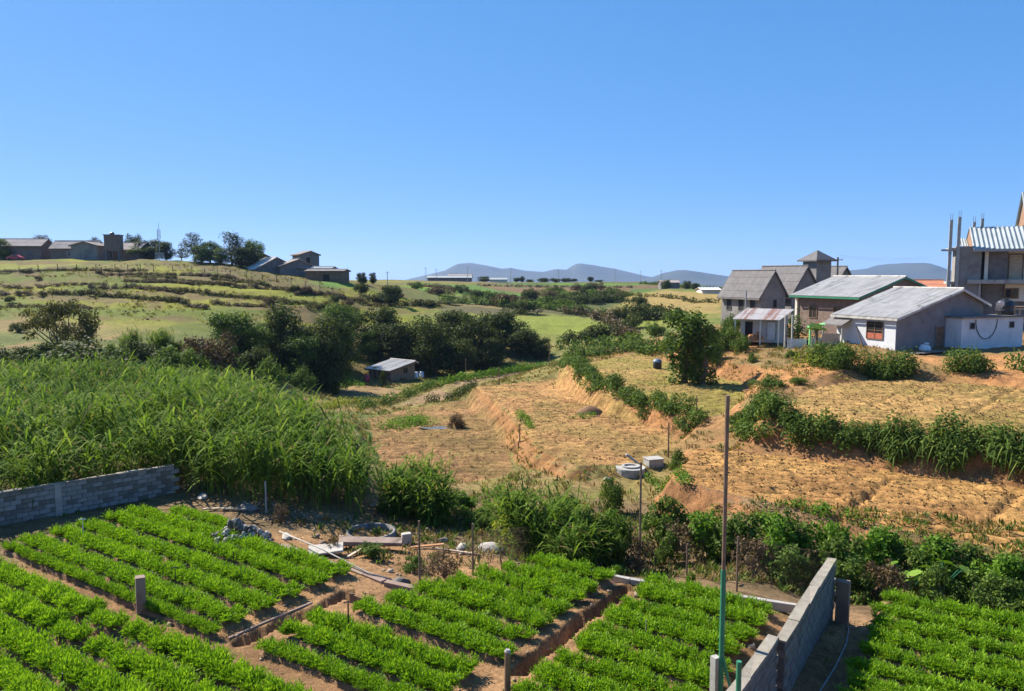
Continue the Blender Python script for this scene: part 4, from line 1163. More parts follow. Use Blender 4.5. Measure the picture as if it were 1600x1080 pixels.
for k, f in enumerate(FIELDS):
    dens = {'C': 2.5, 'S': 1.0, 'S2': 1.0, 'D': 3.0, 'E': 2.6, 'F': 6.5, 'G': 5.0}[f['key']]
    xy = scatter_poly(f['poly'], dens, rg)
    fd = np.array(f['fdir'], float); fd /= np.linalg.norm(fd); nn_ = np.array([-fd[1], fd[0]])
    c_ = xy @ nn_ + 0.5 * (fbm(xy[:, 0] / 6, xy[:, 1] / 6, 2, 3.0) - 0.5)
    xy = xy - ((c_ / f['sp'] - np.floor(c_ / f['sp']) - 0.5) * f['sp'] * 0.85)[:, None] * nn_
    sd = sdist(f['poly'], xy[:, 0], xy[:, 1])
    xy = xy[(sd > 0.3) & (fbm(xy[:, 0] / 4, xy[:, 1] / 4, 3, 5 + k) > 0.36) & (np.abs(xy[:, 0] / xy[:, 1]) < 0.75)]
    tufts('stubble', 'withered crop stubble on the field: ' + f['label'][:48], xy, 0.07, 0.18, 'field_crop', rg, 4, 0.03, 1.6)
    if f['key'] in 'CDEFG':
        pick = rg.random(len(xy)) < {'C': 0.8, 'D': 0.9, 'E': 0.7, 'F': 0.9, 'G': 0.8}[f['key']]
        cl_ = xy[pick] + rg.normal(size=(pick.sum(), 2)) * 0.22
        tufts('clods', 'dark clods turned up on the field: ' + f['label'][:48], cl_, 0.07, 0.17, 'clod', rg, 3, 0.09, 1.2)

# ---------------------------------------------------------------- buildings
def corrugated(mb, p0, p1, q0, q1, pitch=0.22, amp=0.03, rows=2, lap=0.03, thick=0.02):
    """ribbed sheet roof: p0-p1 is the eave, q0-q1 the ridge; rows of sheets lap over each other"""
    p0, p1, q0, q1 = map(lambda a: np.asarray(a, float), (p0, p1, q0, q1))
    n = np.cross(p1 - p0, q0 - p0); n /= np.linalg.norm(n)
    if n[2] < 0: n = -n
    w = np.linalg.norm(p1 - p0)
    nc = max(4, int(w / pitch * 4))
    for r in range(rows):
        t0, t1 = r / rows, (r + 1) / rows + (0.03 if r < rows - 1 else 0)
        vs_, fs = [], []
        for side in (0, 1):
            for t, dz in ((t0, lap * (rows - 1 - r) * 0 + lap), (t1, 0.0)):
                for i in range(nc + 1):
                    s = i / nc
                    a = p0 + (p1 - p0) * s; b = q0 + (q1 - q0) * s
                    h = amp * math.sin(i * math.pi / 2) + dz - side * thick
                    vs_.append(a + (b - a) * t + n * h)
        m = nc + 1
        for i in range(nc):
            fs.append((i, i + 1, m + i + 1, m + i))
            fs.append((2 * m + i, 3 * m + i, 3 * m + i + 1, 2 * m + i + 1))
            fs.append((i, 2 * m + i, 2 * m + i + 1, i + 1))
            fs.append((m + i, m + i + 1, 3 * m + i + 1, 3 * m + i))
        fs.append((0, m, 3 * m, 2 * m)); fs.append((nc, 2 * m + nc, 3 * m + nc, m + nc))
        mb.add(vs_, fs)

def window(parent, face, u, z, w, h, L, W, frame='wood', pane='glass_dark', bars=(1, 1), lower=None, deep=0.05):
    """window on one side of a local box: f front -y, b back, l -x, r +x"""
    def place(uu, off):
        return {'f': (uu, -W / 2 - off), 'b': (uu, W / 2 + off), 'r': (L / 2 + off, uu), 'l': (-L / 2 - off, uu)}[face]
    alongx = face in 'fb'
    mb = MB()
    t = 0.07
    def bar(uc, zc, bw, bh, off, d):
        x, y = place(uc, off)
        mb.box((x, y, zc), (bw, d, bh) if alongx else (d, bw, bh))
    bar(u, z + t / 2, w, t, 0.03, 0.1); bar(u, z + h - t / 2, w, t, 0.03, 0.1)
    bar(u - w / 2 + t / 2, z + h / 2, t, h - 2 * t, 0.03, 0.1); bar(u + w / 2 - t / 2, z + h / 2, t, h - 2 * t, 0.03, 0.1)
    for i in range(1, bars[0]):
        bar(u - w / 2 + w * i / bars[0], z + h / 2, t * 0.7, h - 2 * t, 0.028, 0.06)
    for i in range(1, bars[1]):
        bar(u, z + h * i / bars[1], w - 2 * t, t * 0.7, 0.026, 0.05)
    o = mb.build('window', frame, parent)
    pm = MB(); x, y = place(u, 0.006)
    pm.box((x, y, z + h / 2), (w - 2 * t, 0.02, h - 2 * t) if alongx else (0.02, w - 2 * t, h - 2 * t))
    pm.build('pane', pane, o)
    if lower:
        pm = MB(); x, y = place(u, 0.02)
        pm.box((x, y, z + h * 0.2), (w - 2 * t, 0.02, h * 0.3) if alongx else (0.02, w - 2 * t, h * 0.3))
        pm.build('curtain', lower, o)
    return o

def door(parent, face, u, z, w, h, L, W, mat='wood', frame='wood'):
    def place(uu, off):
        return {'f': (uu, -W / 2 - off), 'b': (uu, W / 2 + off), 'r': (L / 2 + off, uu), 'l': (-L / 2 - off, uu)}[face]
    alongx = face in 'fb'
    mb = MB(); x, y = place(u, 0.015)
    mb.box((x, y, z + h / 2), (w, 0.04, h) if alongx else (0.04, w, h))
    o = mb.build('door', mat, parent)
    fm = MB()
    for du, dz, bw, bh in ((-w / 2 - 0.04, h / 2, 0.08, h), (w / 2 + 0.04, h / 2, 0.08, h), (0, h + 0.04, w + 0.16, 0.08)):
        x, y = place(u + du, 0.03)
        fm.box((x, y, z + dz), (bw, 0.1, bh) if alongx else (0.1, bw, bh))
    fm.build('door_frame', frame, o)
    return o

def gable_house(name, label, cat, corner, rz, L, W, prof, wall='render_grey', roof='roof_slate', over=0.5, ends=0.4, pitch=0.25, fascia='wood', rows=2, group=None, amp=0.03, sink=0.6):
    """prof: eave height at the front, ridge (fraction of W, height), eave height at the back.
    corner = world point of the front right corner; ridge runs along local x."""
    e1z, (rf, rzh), e2z = prof
    cx, cy_, cz_ = corner
    c, s = math.cos(rz), math.sin(rz)
    ox, oy = -L / 2, W / 2
    loc = (cx + ox * c - oy * s, cy_ + ox * s + oy * c, cz_)
    t = thing(name, label, cat, loc, rz, group)
    mb = MB()
    yr = -W / 2 + W * rf
    mb.prism([(-W / 2, -sink), (W / 2, -sink), (W / 2, e2z), (yr, rzh), (-W / 2, e1z)], -L / 2, L / 2, 'x')
    mb.build('wall', wall, t)
    s1, s2 = (rzh - e1z) / (yr + W / 2), (rzh - e2z) / (W / 2 - yr)
    rb = MB(); up = 0.08
    xl, xr = -L / 2 - ends, L / 2 + ends
    corrugated(rb, (xl, -W / 2 - over, e1z - s1 * over + up), (xr, -W / 2 - over, e1z - s1 * over + up), (xl, yr, rzh + up), (xr, yr, rzh + up), pitch, amp, rows)
    corrugated(rb, (xr, W / 2 + over, e2z - s2 * over + up), (xl, W / 2 + over, e2z - s2 * over + up), (xr, yr, rzh + up), (xl, yr, rzh + up), pitch, amp, rows)
    ro = rb.build('roof', roof, t)
    fb = MB()
    fb.box((0, -W / 2 - over - 0.03, e1z - s1 * over - 0.06), (L + 2 * ends, 0.05, 0.22))
    fb.box((0, W / 2 + over + 0.03, e2z - s2 * over - 0.06), (L + 2 * ends, 0.05, 0.22))
    for x in (xl + 0.03, xr - 0.03):
        fb.add([(x, -W / 2 - over, e1z - s1 * over + up - 0.24), (x, yr, rzh + up - 0.24), (x, yr, rzh + up - 0.02), (x, -W / 2 - over, e1z - s1 * over + up - 0.02)] + [(x + 0.05, -W / 2 - over, e1z - s1 * over + up - 0.24), (x + 0.05, yr, rzh + up - 0.24), (x + 0.05, yr, rzh + up - 0.02), (x + 0.05, -W / 2 - over, e1z - s1 * over + up - 0.02)],
               [(0, 1, 2, 3), (7, 6, 5, 4), (0, 4, 5, 1), (3, 2, 6, 7), (0, 3, 7, 4), (1, 5, 6, 2)])
        fb.add([(x, W / 2 + over, e2z - s2 * over + up - 0.24), (x, yr, rzh + up - 0.245), (x, yr, rzh + up - 0.025), (x, W / 2 + over, e2z - s2 * over + up - 0.02)] + [(x + 0.05, W / 2 + over, e2z - s2 * over + up - 0.24), (x + 0.05, yr, rzh + up - 0.245), (x + 0.05, yr, rzh + up - 0.025), (x + 0.05, W / 2 + over, e2z - s2 * over + up - 0.02)],
               [(0, 1, 2, 3), (7, 6, 5, 4), (0, 4, 5, 1), (3, 2, 6, 7), (0, 3, 7, 4), (1, 5, 6, 2)])
    fb.build('fascia', fascia, ro)
    rc = MB()
    rc.tube([(xl, yr, rzh + up + 0.03), (xr, yr, rzh + up + 0.03)], 0.11, 8)
    rc.build('ridge_cap', roof, ro)
    return t

HRZ = R(-68)
# --- white house at right
C0 = on_y(1404, 430, 72); g0 = 2.85
wh = gable_house('white_house', 'low white house with grey sheet roof above the red bank', 'house', (C0[0], C0[1], g0), HRZ, 7.2, 11.6, (3.2, (0.70, 5.75), 4.35), 'plaster_shaded', 'roof_asbestos', 0.45, 0.5, 0.2, 'roof_asbestos', 3)
# whitewashed window front, a skin proud of the wall
mb = MB(); mb.box((0, -5.8 - 0.02, 1.28), (7.2 + 0.02, 0.04, 3.75)); mb.build('front_wall', 'whitewash', wh)
window(wh, 'f', 1.2, 0.95, 2.0, 1.75, 7.2, 11.68, 'wood', 'glass_dark', (2, 2), 'curtain_red')
door(wh, 'r', -0.15, 0.05, 1.0, 2.1, 7.2, 11.6, 'wood', 'concrete_dark')
mb = MB()   # low lean-to roof at the far end of the front
mb.prism([(-5.85, 2.7), (-5.85, 2.82), (-7.2, 2.2), (-7.2, 2.08)], -4.4, -1.6, 'x'); mb.build('lean_to_roof', 'concrete_dark', wh)
mb = MB(); mb.box((-4.3, -7.0, 0.7), (0.12, 0.12, 3.0)); mb.box((-1.75, -7.0, 0.7), (0.12, 0.12, 3.0)); mb.build('lean_to_post', 'concrete', wh)
# annex with flat roof
ax = MB(); ax.box((4.3, 5.0, 1.2), (2.0, 8.6, 3.7)); an = ax.build('annex', 'whitewash', wh)
ax = MB(); ax.box((4.35, 5.0, 3.13), (2.4, 9.0, 0.16)); ax.build('annex_roof', 'concrete_dark', an)
for u in (2.1, 7.6):
    ax = MB(); ax.box((5.31, u, 2.3), (0.04, 0.62, 0.55)); v_ = ax.build('vent', 'dark_void', an)
    ax = MB()
    for k in (-1, 1):
        ax.box((5.33, u + k * 0.34, 2.3), (0.06, 0.06, 0.67)); ax.box((5.33, u, 2.3 + k * 0.31), (0.06, 0.62, 0.06))
    ax.build('vent_frame', 'concrete', v_)
def local(parent, p):
    parent_m = Matrix.Translation(parent.location) @ Matrix.Rotation(parent.rotation_euler.z, 4, 'Z')
    return parent_m @ Vector(p)
o = thing('water_tank', 'black plastic water tank on the annex roof of the white house', 'water tank', local(wh, (4.2, 8.1, 3.21)))
mb = MB(); mb.lathe([(0, 0), (0.78, 0), (0.8, 0.1), (0.78, 0.35), (0.82, 0.4), (0.78, 0.45), (0.78, 0.8), (0.82, 0.85), (0.78, 0.9), (0.77, 1.2), (0.6, 1.42), (0.28, 1.52), (0, 1.52)], 24); mb.build('body', 'black_plastic', o, True)
mb = MB(); mb.lathe([(0, 1.53), (0.27, 1.53), (0.27, 1.62), (0, 1.64)], 16); mb.build('lid', 'black_plastic', o)
o = thing('satellite_dish', 'pale grey satellite dish standing on the annex roof', 'satellite dish', local(wh, (5.0, 6.3, 3.21)), R(200))
mb = MB(); mb.tube([(0, 0, 0), (0, 0, 0.75)], 0.03, 8); mb.tube([(0, 0, 0.75), (0, -0.5, 1.15)], 0.015, 6); mb.build('mast', 'steel', o)
mb = MB(); prof = [(0.0, 0.0), (0.2, 0.02), (0.4, 0.08), (0.55, 0.16)]
mb.lathe(prof, 20); d_ = mb.build('reflector', 'galv', o, True); d_.location = (0, 0.06, 0.85); d_.rotation_euler = (R(62), 0, 0)
# hose hanging on the annex wall
pts = [local(wh, (5.36, 3.2 + 2.0 * math.sin(a) * 0.75 + 0.8, 2.9 - 1.9 * math.sin(max(0, min(math.pi, (a + 1.57))) / 1.0 * 1.0) * (1 if True else 0))) for a in np.linspace(-1.57, 1.57, 14)]
mb = MB(); mb.tube(pts, 0.035, 6); props(mb.build('hose', 'black_plastic'), 'black hose looped on the white annex wall', 'hose')
# bits by the wall
b = local(wh, (5.2, -4.4, 0)); gb = gz(b.x, b.y)
mb = MB()
for k in range(5): mb.box((b.x + 0.3 * k, b.y - 0.1 * k, gb + 0.05 + 0.06 * k), (3.0 - 0.3 * k, 0.9, 0.05), R(15 + 4 * k), 0.04)
props(mb.build('sheet_stack', 'concrete_dark'), 'flat stack of dark sheets lying before the white house gable', 'sheet stack')
sk = thing('rubble_sack', 'white sack of rubble leaning on the white house gable', 'sack', local(wh, (4.3, -2.9, -0.1)))
mb = MB(); mb.lathe([(0, 0), (0.5, 0), (0.58, 0.25), (0.45, 0.6), (0.2, 0.78), (0.25, 0.9), (0, 0.92)], 10); s_ = mb.build('body', 'white_plastic', sk, True); s_.rotation_euler = (0.2, 0.15, 0)
mb = MB(); mb.tube([(0.23 * math.cos(a), 0.23 * math.sin(a), 0.77) for a in np.linspace(0, 6.28, 10)], 0.03, 5); s_ = mb.build('tie', 'wood', sk); s_.rotation_euler = (0.2, 0.15, 0)
f = local(wh, (0.6, -6.6, 0)); fg = gz(f.x, f.y)
mb = MB(); mb.tube([(f.x, f.y, fg), (f.x - 0.55, f.y + 0.5, fg + 2.0)], 0.05, 6); props(mb.build('leaning_pole', 'wood'), 'thin pole leaning on the white house front below the window', 'pole')

# --- brick house with green fascia behind
C1 = on_y(1347, 430, 85)
bh = gable_house('brick_house', 'brick walled house with green edged grey roof behind the white house', 'house', (C1[0], C1[1], 3.0), HRZ, 9.8, 9.2, (4.75, (0.66, 6.75), 5.7), 'brick_dark', 'roof_asbestos', 0.8, 0.5, 0.2, 'green_paint', 3)
window(bh, 'f', 1.6, 1.9, 1.3, 1.5, 9.8, 9.2, 'wood', 'glass_dark', (2, 1))
window(bh, 'f', -2.2, 1.9, 1.3, 1.5, 9.8, 9.2, 'wood', 'glass_dark', (2, 1))
mb = MB(); mb.box((-4.88, -4.62, 2.0), (0.35, 0.35, 5.3)); mb.build('corner_column', 'cream', bh)

# --- row of dark gabled houses with a tower
def aframe(label, px, y, L, W, eave, ridge, g):
    c = on_y(px, 430, y)
    h = gable_house('gabled_house', label, 'house', (c[0], c[1], g), HRZ, L, W, (eave, (0.5, ridge), eave), 'render_grey', 'roof_slate', 0.55, 0.35, 0.35, 'concrete_dark', 4, 'dark gabled houses by the tower', 0.012, 1.5)
    return h
h1 = aframe('leftmost of the grey steep gabled houses, long slate roof', 1190, 110, 9.0, 4.4, 4.3, 7.5, 3.1)
window(h1, 'r', 0.3, 2.2, 0.7, 1.2, 9.0, 4.4, 'concrete_dark', 'dark_void')
for u in (-2.6, 0.2, 2.8): window(h1, 'f', u, 1.6, 1.2, 1.9, 9.0, 4.4, 'concrete_dark', 'dark_void')
h2 = aframe('middle grey steep gabled house beside the tower', 1238, 114, 9.5, 5.4, 4.3, 8.2, 3.1)
window(h2, 'r', -1.3, 2.3, 0.8, 1.2, 9.5, 5.4, 'concrete_dark', 'dark_void')
h3 = aframe('small rear gabled house right of the tower', 1303, 130, 8.0, 5.0, 5.0, 8.3, 3.1)
tc = on_y(1276, 430, 124)
tw = thing('stair_tower', 'square grey tower with pyramid roof among the gabled houses', 'tower', (tc[0], tc[1], 3.1), HRZ)
mb = MB(); mb.box((0, 0, 4.1), (3.0, 3.0, 10.6)); mb.build('wall', 'render_grey', tw)
mb = MB(); mb.add([(-2.1, -2.1, 9.3), (2.1, -2.1, 9.3), (2.1, 2.1, 9.3), (-2.1, 2.1, 9.3), (0, 0, 10.9), (-2.1, -2.1, 9.15), (2.1, -2.1, 9.15), (2.1, 2.1, 9.15), (-2.1, 2.1, 9.15)], [(0, 1, 4), (1, 2, 4), (2, 3, 4), (3, 0, 4), (8, 7, 6, 5), (0, 5, 6, 1), (1, 6, 7, 2), (2, 7, 8, 3), (3, 8, 5, 0)]); rt = mb.build('roof', 'roof_slate', tw)
mb = MB()
for sx, sy in ((0, -1), (1, 0), (0, 1), (-1, 0)): mb.box((sx * 2.12, sy * 2.12, 9.2), (4.28 if sx == 0 else 0.05, 0.05 if sx == 0 else 4.18, 0.25))
mb.build('fascia', 'concrete_dark', rt)
mb = MB(); mb.box((-1.53, 0.2, 7.0), (0.06, 0.7, 1.1)); mb.build('window', 'dark_void', tw)

# --- rusty shed on posts
sp = hit(1212, 531)
sp = on_y(1190, 430, 84); sz = 3.0
sh = thing('tin_shed', 'small shed with rust striped tin roof and a pale post', 'shed', (sp[0], sp[1], sz), R(-30))
mb = MB(); mb.box((0.2, 1.2, 1.1), (4.6, 2.4, 2.9)); mb.build('wall', 'plaster_grey', sh)
mb = MB(); corrugated(mb, (-2.7, -1.4, 2.2), (2.3, -1.4, 2.2), (-2.1, 2.6, 3.25), (3.1, 2.6, 3.25), 0.25, 0.03, 2); mb.build('roof', 'roof_rust', sh)
for x in (-2.4, 0.3, 2.2):
    mb = MB(); mb.box((x, -1.25, 0.75), (0.13, 0.13, 2.8)); mb.build('post', 'cream', sh)
door(sh, 'f', 1.2, 0.0, 0.85, 1.9, 4.6, 0.04, 'galv', 'concrete')
mb = MB(); mb.box((-1.2, 0.0 - 0.02, 0.95), (0.8, 0.04, 1.9)); mb.build('doorway', 'dark_void', sh)
jx = local(sh, (0.0, -0.75, 0.0)); mb = MB()
for k in range(9): mb.box((jx.x + random.uniform(-1.0, 1.0), jx.y + random.uniform(-0.25, 0.25), sz + random.uniform(0.1, 0.7)), (random.uniform(0.3, 0.8), 0.3, random.uniform(0.2, 0.6)), random.uniform(0, 3), 0.05)
props(mb.build('firewood_pile', 'wood_orange'), 'heap of orange brown firewood and boards under the tin shed roof', 'wood pile')
# sheet fence and posts between shed and white house
for i, (px, y, w, h, lab, m) in enumerate([(1247, 79, 1.9, 1.05, 'pale grey sheet fence panel right of the shed', 'galv'), (1281, 78, 1.5, 1.0, 'cream concrete fence panel left of the palm trunk', 'cream'), (1300, 77, 1.7, 1.25, 'weathered wooden fence panel beside the white house', 'wood_pale')]):
    p = spot(px, y)
    e = thing('board_fence', lab, 'fence', (p[0], p[1], p[2] - 0.1), R(-12))
    n = int(w / 0.19)
    for k in range(n):
        mb = MB(); mb.box((-w / 2 + (k + 0.5) * w / n, random.uniform(-0.012, 0.012), h / 2), (w / n - 0.012, 0.04, h + random.uniform(-0.05, 0.05))); mb.build('board', m, e)
    mb = MB(); mb.box((0, 0.05, h * 0.7), (w, 0.05, 0.08)); mb.build('rail', m, e)
for px, top, y, m, lab in ((1228, 493, 80, 'concrete', 'left grey post of the creeper frame'), (1239, 492, 80, 'concrete', 'right grey post of the creeper frame'), (1267, 512, 78, 'pale_green', 'short bright green post behind the fence panels'), (1165, 455, 96, 'steel', 'thin post in front of the leftmost gabled house')):
    p = spot(px, y); zt = on_y(px, top, y)[2]
    mb = MB(); mb.box((0, 0, (zt - p[2]) / 2 - 0.2), (0.16, 0.16, zt - p[2] + 0.4)); mb.tube([(0, 0, zt - p[2]), (0.05, 0, zt - p[2] + 0.15)], 0.02, 5)
    o = mb.build('post', m); o.location = p; props(o, lab, 'post')
p = local(wh, (-4.0, -8.2, 0)); mb = MB()
n = 12
vs_ = [(x * 2.2, y * 1.4, 2.3 + 0.25 * math.sin(x * 3) * math.cos(y * 4) - 0.35 * y) for x in np.linspace(-0.5, 0.5, n) for y in np.linspace(-0.5, 0.5, n)]
vs_ += [(x_, y_, z_ - 0.03) for x_, y_, z_ in vs_]
fs = [(i * n + j, i * n + j + 1, (i + 1) * n + j + 1, (i + 1) * n + j) for i in range(n - 1) for j in range(n - 1)]
fs += [tuple(k + n * n for k in reversed(q_)) for q_ in fs]
mb.add(vs_, fs)
o = mb.build('shade_sheet', 'pale_green'); o.location = (p.x, p.y, 2.6); o.scale = (0.7, 0.7, 1.0); props(o, 'bright green shade sheet stretched beside the white house', 'shade sheet')
# tree fern with umbrella head
p = spot(1277, 73)
e = thing('tree_fern', 'tree fern with umbrella head of fronds before the fence panels', 'tree fern', tuple(p))
mb = MB(); mb.tube([(0, 0, -0.3), (0.05, 0, 1.0), (0.0, 0.05, 2.3)], [0.17, 0.14, 0.16], 8); mb.build('trunk', 'bark', e)
rngf = np.random.default_rng(9)
n = 30; az = np.linspace(0, 6.28 * 2, n) + rngf.normal(size=n) * 0.1
fr = []
for k in range(n):
    L_ = rngf.uniform(0.9, 1.35); d = np.array([math.cos(az[k]), math.sin(az[k])])
    for t in np.linspace(0.1, 1, 12):
        c = np.array([d[0] * L_ * t, d[1] * L_ * t, 2.3 + L_ * (0.75 * t - 1.0 * t * t)])
        for sg in (-1, 1):
            fr.append((c, np.array([-d[1] * sg, d[0] * sg, -0.25]) + np.array([d[0], d[1], 0]) * 0.4, 0.38 * (1.15 - t)))
P_ = np.array([f_[0] for f_ in fr]); D_ = unit(np.array([f_[1] for f_ in fr])); L_ = np.array([f_[2] for f_ in fr]) + 0.05
v, q = leaf_quads(P_, D_, np.tile([0, 0, 1.0], (len(P_), 1)), L_, L_ * 0.35)
link('fronds', np_mesh('fronds', v, None, q, np.repeat(np.clip(0.6 + rngf.normal(size=len(P_)) * 0.2, 0, 1), 4)), 'yellow_leaf' if False else 'mid_leaf', e)

# --- unfinished concrete building at the right edge
UB = 95.0
ub = thing('unfinished_building', 'unfinished three storey concrete building with bare columns at the right edge', 'building', (on_y(1478, 430, UB)[0], UB, 3.0), R(-24))
K = UB / FPX
def ux(px): return (px - 1478) * K
def uz(py): return EYE + (430 - py) * K - 3.0
def upart(name, mat, x0, x1, z0, z1, y0, y1, parent=None):
    mb = MB(); mb.box(((x0 + x1) / 2, (y0 + y1) / 2, (z0 + z1) / 2), (x1 - x0, y1 - y0, z1 - z0)); return mb.build(name, mat, parent or ub)
upart('stair_wall', 'render_grey', ux(1490), ux(1525), -1, uz(386), 0.2, 3.6)
for px, top in ((1482, 345), (1493, 341)):
    c_ = upart('column', 'concrete', ux(px) - 0.17, ux(px) + 0.17, -1, uz(top), 0.0, 0.34)
    mb = MB()
    for dx, dy in ((-0.1, 0.07), (0.1, 0.07), (-0.1, 0.27), (0.1, 0.27)): mb.tube([(ux(px) + dx, dy, uz(top)), (ux(px) + dx * 1.2, dy, uz(top) + 0.75)], 0.015, 4)
    mb.build('rebar', 'rusty_metal', c_)
for px, top in ((1519, 346), (1530, 341)):
    c_ = upart('column', 'concrete', ux(px) - 0.16, ux(px) + 0.16, uz(400), uz(top), 4.2, 4.5)
    mb = MB()
    for dx, dy in ((-0.1, 4.26), (0.1, 4.26), (-0.1, 4.44), (0.1, 4.44)): mb.tube([(ux(px) + dx, dy, uz(top)), (ux(px) + dx * 1.2, dy, uz(top) + 0.7)], 0.015, 4)
    mb.build('rebar', 'rusty_metal', c_)
for py, nm in ((388, 'landing_slab'), (440, 'landing_slab')):
    upart(nm, 'concrete', ux(1479.5), ux(1490), uz(py + 4), uz(py), 0.36, 3.5)
upart('beam', 'concrete', ux(1470), ux(1482) - 0.18, uz(393), uz(390), 0.1, 0.3)
upart('side_wall', 'concrete_dark', ux(1479.5) + 0.02, ux(1489.5), -1, uz(450), 0.4, 3.4)
upart('lower_wall', 'concrete_dark', ux(1530), ux(1760), -1, uz(443), 1.6, 9)
upart('balcony_slab', 'concrete', ux(1507), ux(1760), uz(443), uz(437), -0.4, 9.0)
upart('upper_wall', 'cream', ux(1561), ux(1760), uz(437), uz(391), 1.6, 9)
upart('dark_bay', 'concrete_dark', ux(1535), ux(1561), uz(437), uz(391), 1.0, 9)
upart('inner_wall', 'concrete_dark', ux(1525), ux(1534.5), uz(437), uz(391), 3.0, 9)
upart('front_column', 'cream', ux(1530), ux(1534.8), uz(437), uz(393), 0.6, 0.95)
upart('front_column', 'concrete', ux(1523), ux(1526), -1, uz(443), 0.1, 0.4)
upart('front_column', 'concrete', ux(1592), ux(1595.5), uz(437), uz(393), 0.1, 0.4)
upart('ground_wall', 'cream', ux(1560), ux(1760), uz(470), uz(444), 1.3, 1.58)
d_ = upart('door', 'wood_pale', ux(1564), ux(1581), uz(436), uz(400), 1.54, 1.62)
mb = MB(); mb.box(((ux(1563.2)), 1.53, (uz(436) + uz(399)) / 2), (0.12, 0.1, uz(399) - uz(436))); mb.box((ux(1582), 1.53, (uz(436) + uz(399)) / 2), (0.12, 0.1, uz(399) - uz(436))); mb.box((ux(1572.6), 1.53, uz(398.4)), (ux(1583) - ux(1562), 0.1, 0.12)); mb.build('door_frame', 'wood', d_)
w_ = upart('window', 'wood', ux(1559), ux(1578), uz(466), uz(450), 1.22, 1.3)
upart('pane', 'dark_void', ux(1561), ux(1568), uz(464), uz(452), 1.19, 1.23, w_); upart('pane', 'glass_dark', ux(1569.5), ux(1576), uz(464), uz(452), 1.19, 1.23, w_)
mb = MB(); corrugated(mb, (ux(1512), -0.7, uz(391)), (ux(1760), -0.7, uz(391)), (ux(1512), 4.2, uz(391) + 2.9), (ux(1760), 4.2, uz(391) + 2.9), 0.5, 0.06, 1)
corrugated(mb, (ux(1760), 9.2, uz(391)), (ux(1512), 9.2, uz(391)), (ux(1760), 4.2, uz(391) + 2.9), (ux(1512), 4.2, uz(391) + 2.9), 0.5, 0.06, 1); rf = mb.build('roof', 'roof_zinc', ub)
mb = MB(); mb.box(((ux(1512) + ux(1760)) / 2, -0.75, uz(392.5)), (ux(1760) - ux(1512), 0.06, 0.32)); mb.build('fascia', 'steel', rf)
mb = MB(); mb.prism([(-0.6, uz(391) - 0.05), (9.1, uz(391) - 0.05), (4.2, uz(391) + 2.72)], ux(1512) + 0.1, ux(1512) + 0.3, 'x'); mb.build('gable_boards', 'wood_brown', rf)
mb = MB(); z0, z1 = uz(352), uz(352) + 4.3
corrugated(mb, (ux(1588), 4.5, z0), (ux(1760), 4.5, z0), (ux(1588), 8.0, z1), (ux(1760), 8.0, z1), 0.5, 0.06, 1)
corrugated(mb, (ux(1760), 11.5, z0), (ux(1588), 11.5, z0), (ux(1760), 8.0, z1), (ux(1588), 8.0, z1), 0.5, 0.06, 1); rf2 = mb.build('upper_roof', 'roof_zinc', ub)
mb = MB(); mb.prism([(4.9, z0 + 0.1), (11.1, z0 + 0.1), (8.0, z1 - 0.2)], ux(1588) + 0.35, ux(1588) + 0.5, 'x'); mb.build('gable_boards', 'wood_brown', rf2)
upart('upper_gable_wall', 'cream', ux(1598), ux(1760), uz(391) + 1.0, z0 + 0.1, 5.2, 11)
mb = MB(); corrugated(mb, (ux(1500), 4.0, uz(384)), (ux(1512), 4.0, uz(384)), (ux(1502), 7.0, uz(384) + 1.1), (ux(1512), 7.0, uz(384) + 1.1), 0.3, 0.04, 1); mb.build('back_roof', 'roof_zinc', ub)
# timber staging in front
st = thing('timber_staging', 'pale timber staging in front of the unfinished building', 'staging', (on_y(1592, 430, 82)[0], 82, 3.0), R(-10))
for x in (-0.6, 0.3, 1.5):
    for y in (0, 1.2):
        mb = MB(); mb.box((x, y, 1.6), (0.1, 0.1, 4.0)); mb.build('upright', 'wood_pale', st)
for z in (1.0, 2.1, 3.4):
    mb = MB(); mb.box((0.45, -0.08, z), (2.4, 0.06, 0.14)); mb.build('rail', 'wood_pale', st)
mb = MB(); mb.box((0.45, 0.6, 3.63), (2.6, 1.6, 0.06)); mb.build('deck', 'wood', st)
rh = on_y(1440, 430, 140)
gable_house('red_roofed_house', 'distant house with red tiled roof left of the unfinished building', 'house', (rh[0] + 5, rh[1], 3.6), R(-8), 10, 7, (4.0, (0.5, 5.4), 4.0), 'cream', 'roof_red', 0.4, 0.4, 0.3, 'wood', 2)

# --- hut in the valley
hp = hit(616, 598)
hut = gable_house('valley_hut', 'small hut with pale tin roof in the valley before the dark wood', 'hut', (hp[0] - 0.6, hp[1] + 0.6, hp[2]), R(-38), 4.6, 4.8, (1.6, (0.97, 2.45), 2.4), 'brick', 'roof_asbestos', 0.5, 0.35, 0.25, 'wood', 2)
door(hut, 'f', -0.9, 0.0, 0.8, 1.8, 4.6, 4.8, 'wood', 'wood_pale')
window(hut, 'r', 0.5, 0.9, 0.8, 0.8, 4.6, 4.8, 'wood', 'dark_void', (2, 1))
plant_px('bush', 'small dark conical bush in front of the valley hut', 'bush', 'dome', 1, 597, 576, hp[1] - 3.5, 13)
for px, py, m, lab in ((574, 597, 'red_cloth', 'small red drum standing left of the valley hut'), (650, 592, 'white_plastic', 'white barrel right of the valley hut'), (659, 591, 'galv', 'grey barrel right of the white barrel by the hut')):
    p = hit(px, py); mb = MB(); mb.lathe([(0, 0), (0.34, 0), (0.36, 0.3), (0.34, 0.32), (0.36, 0.6), (0.34, 0.62), (0.34, 0.95), (0.1, 0.97), (0, 0.97)], 14); o = mb.build('barrel', m, None, True); o.location = p; props(o, lab, 'barrel')

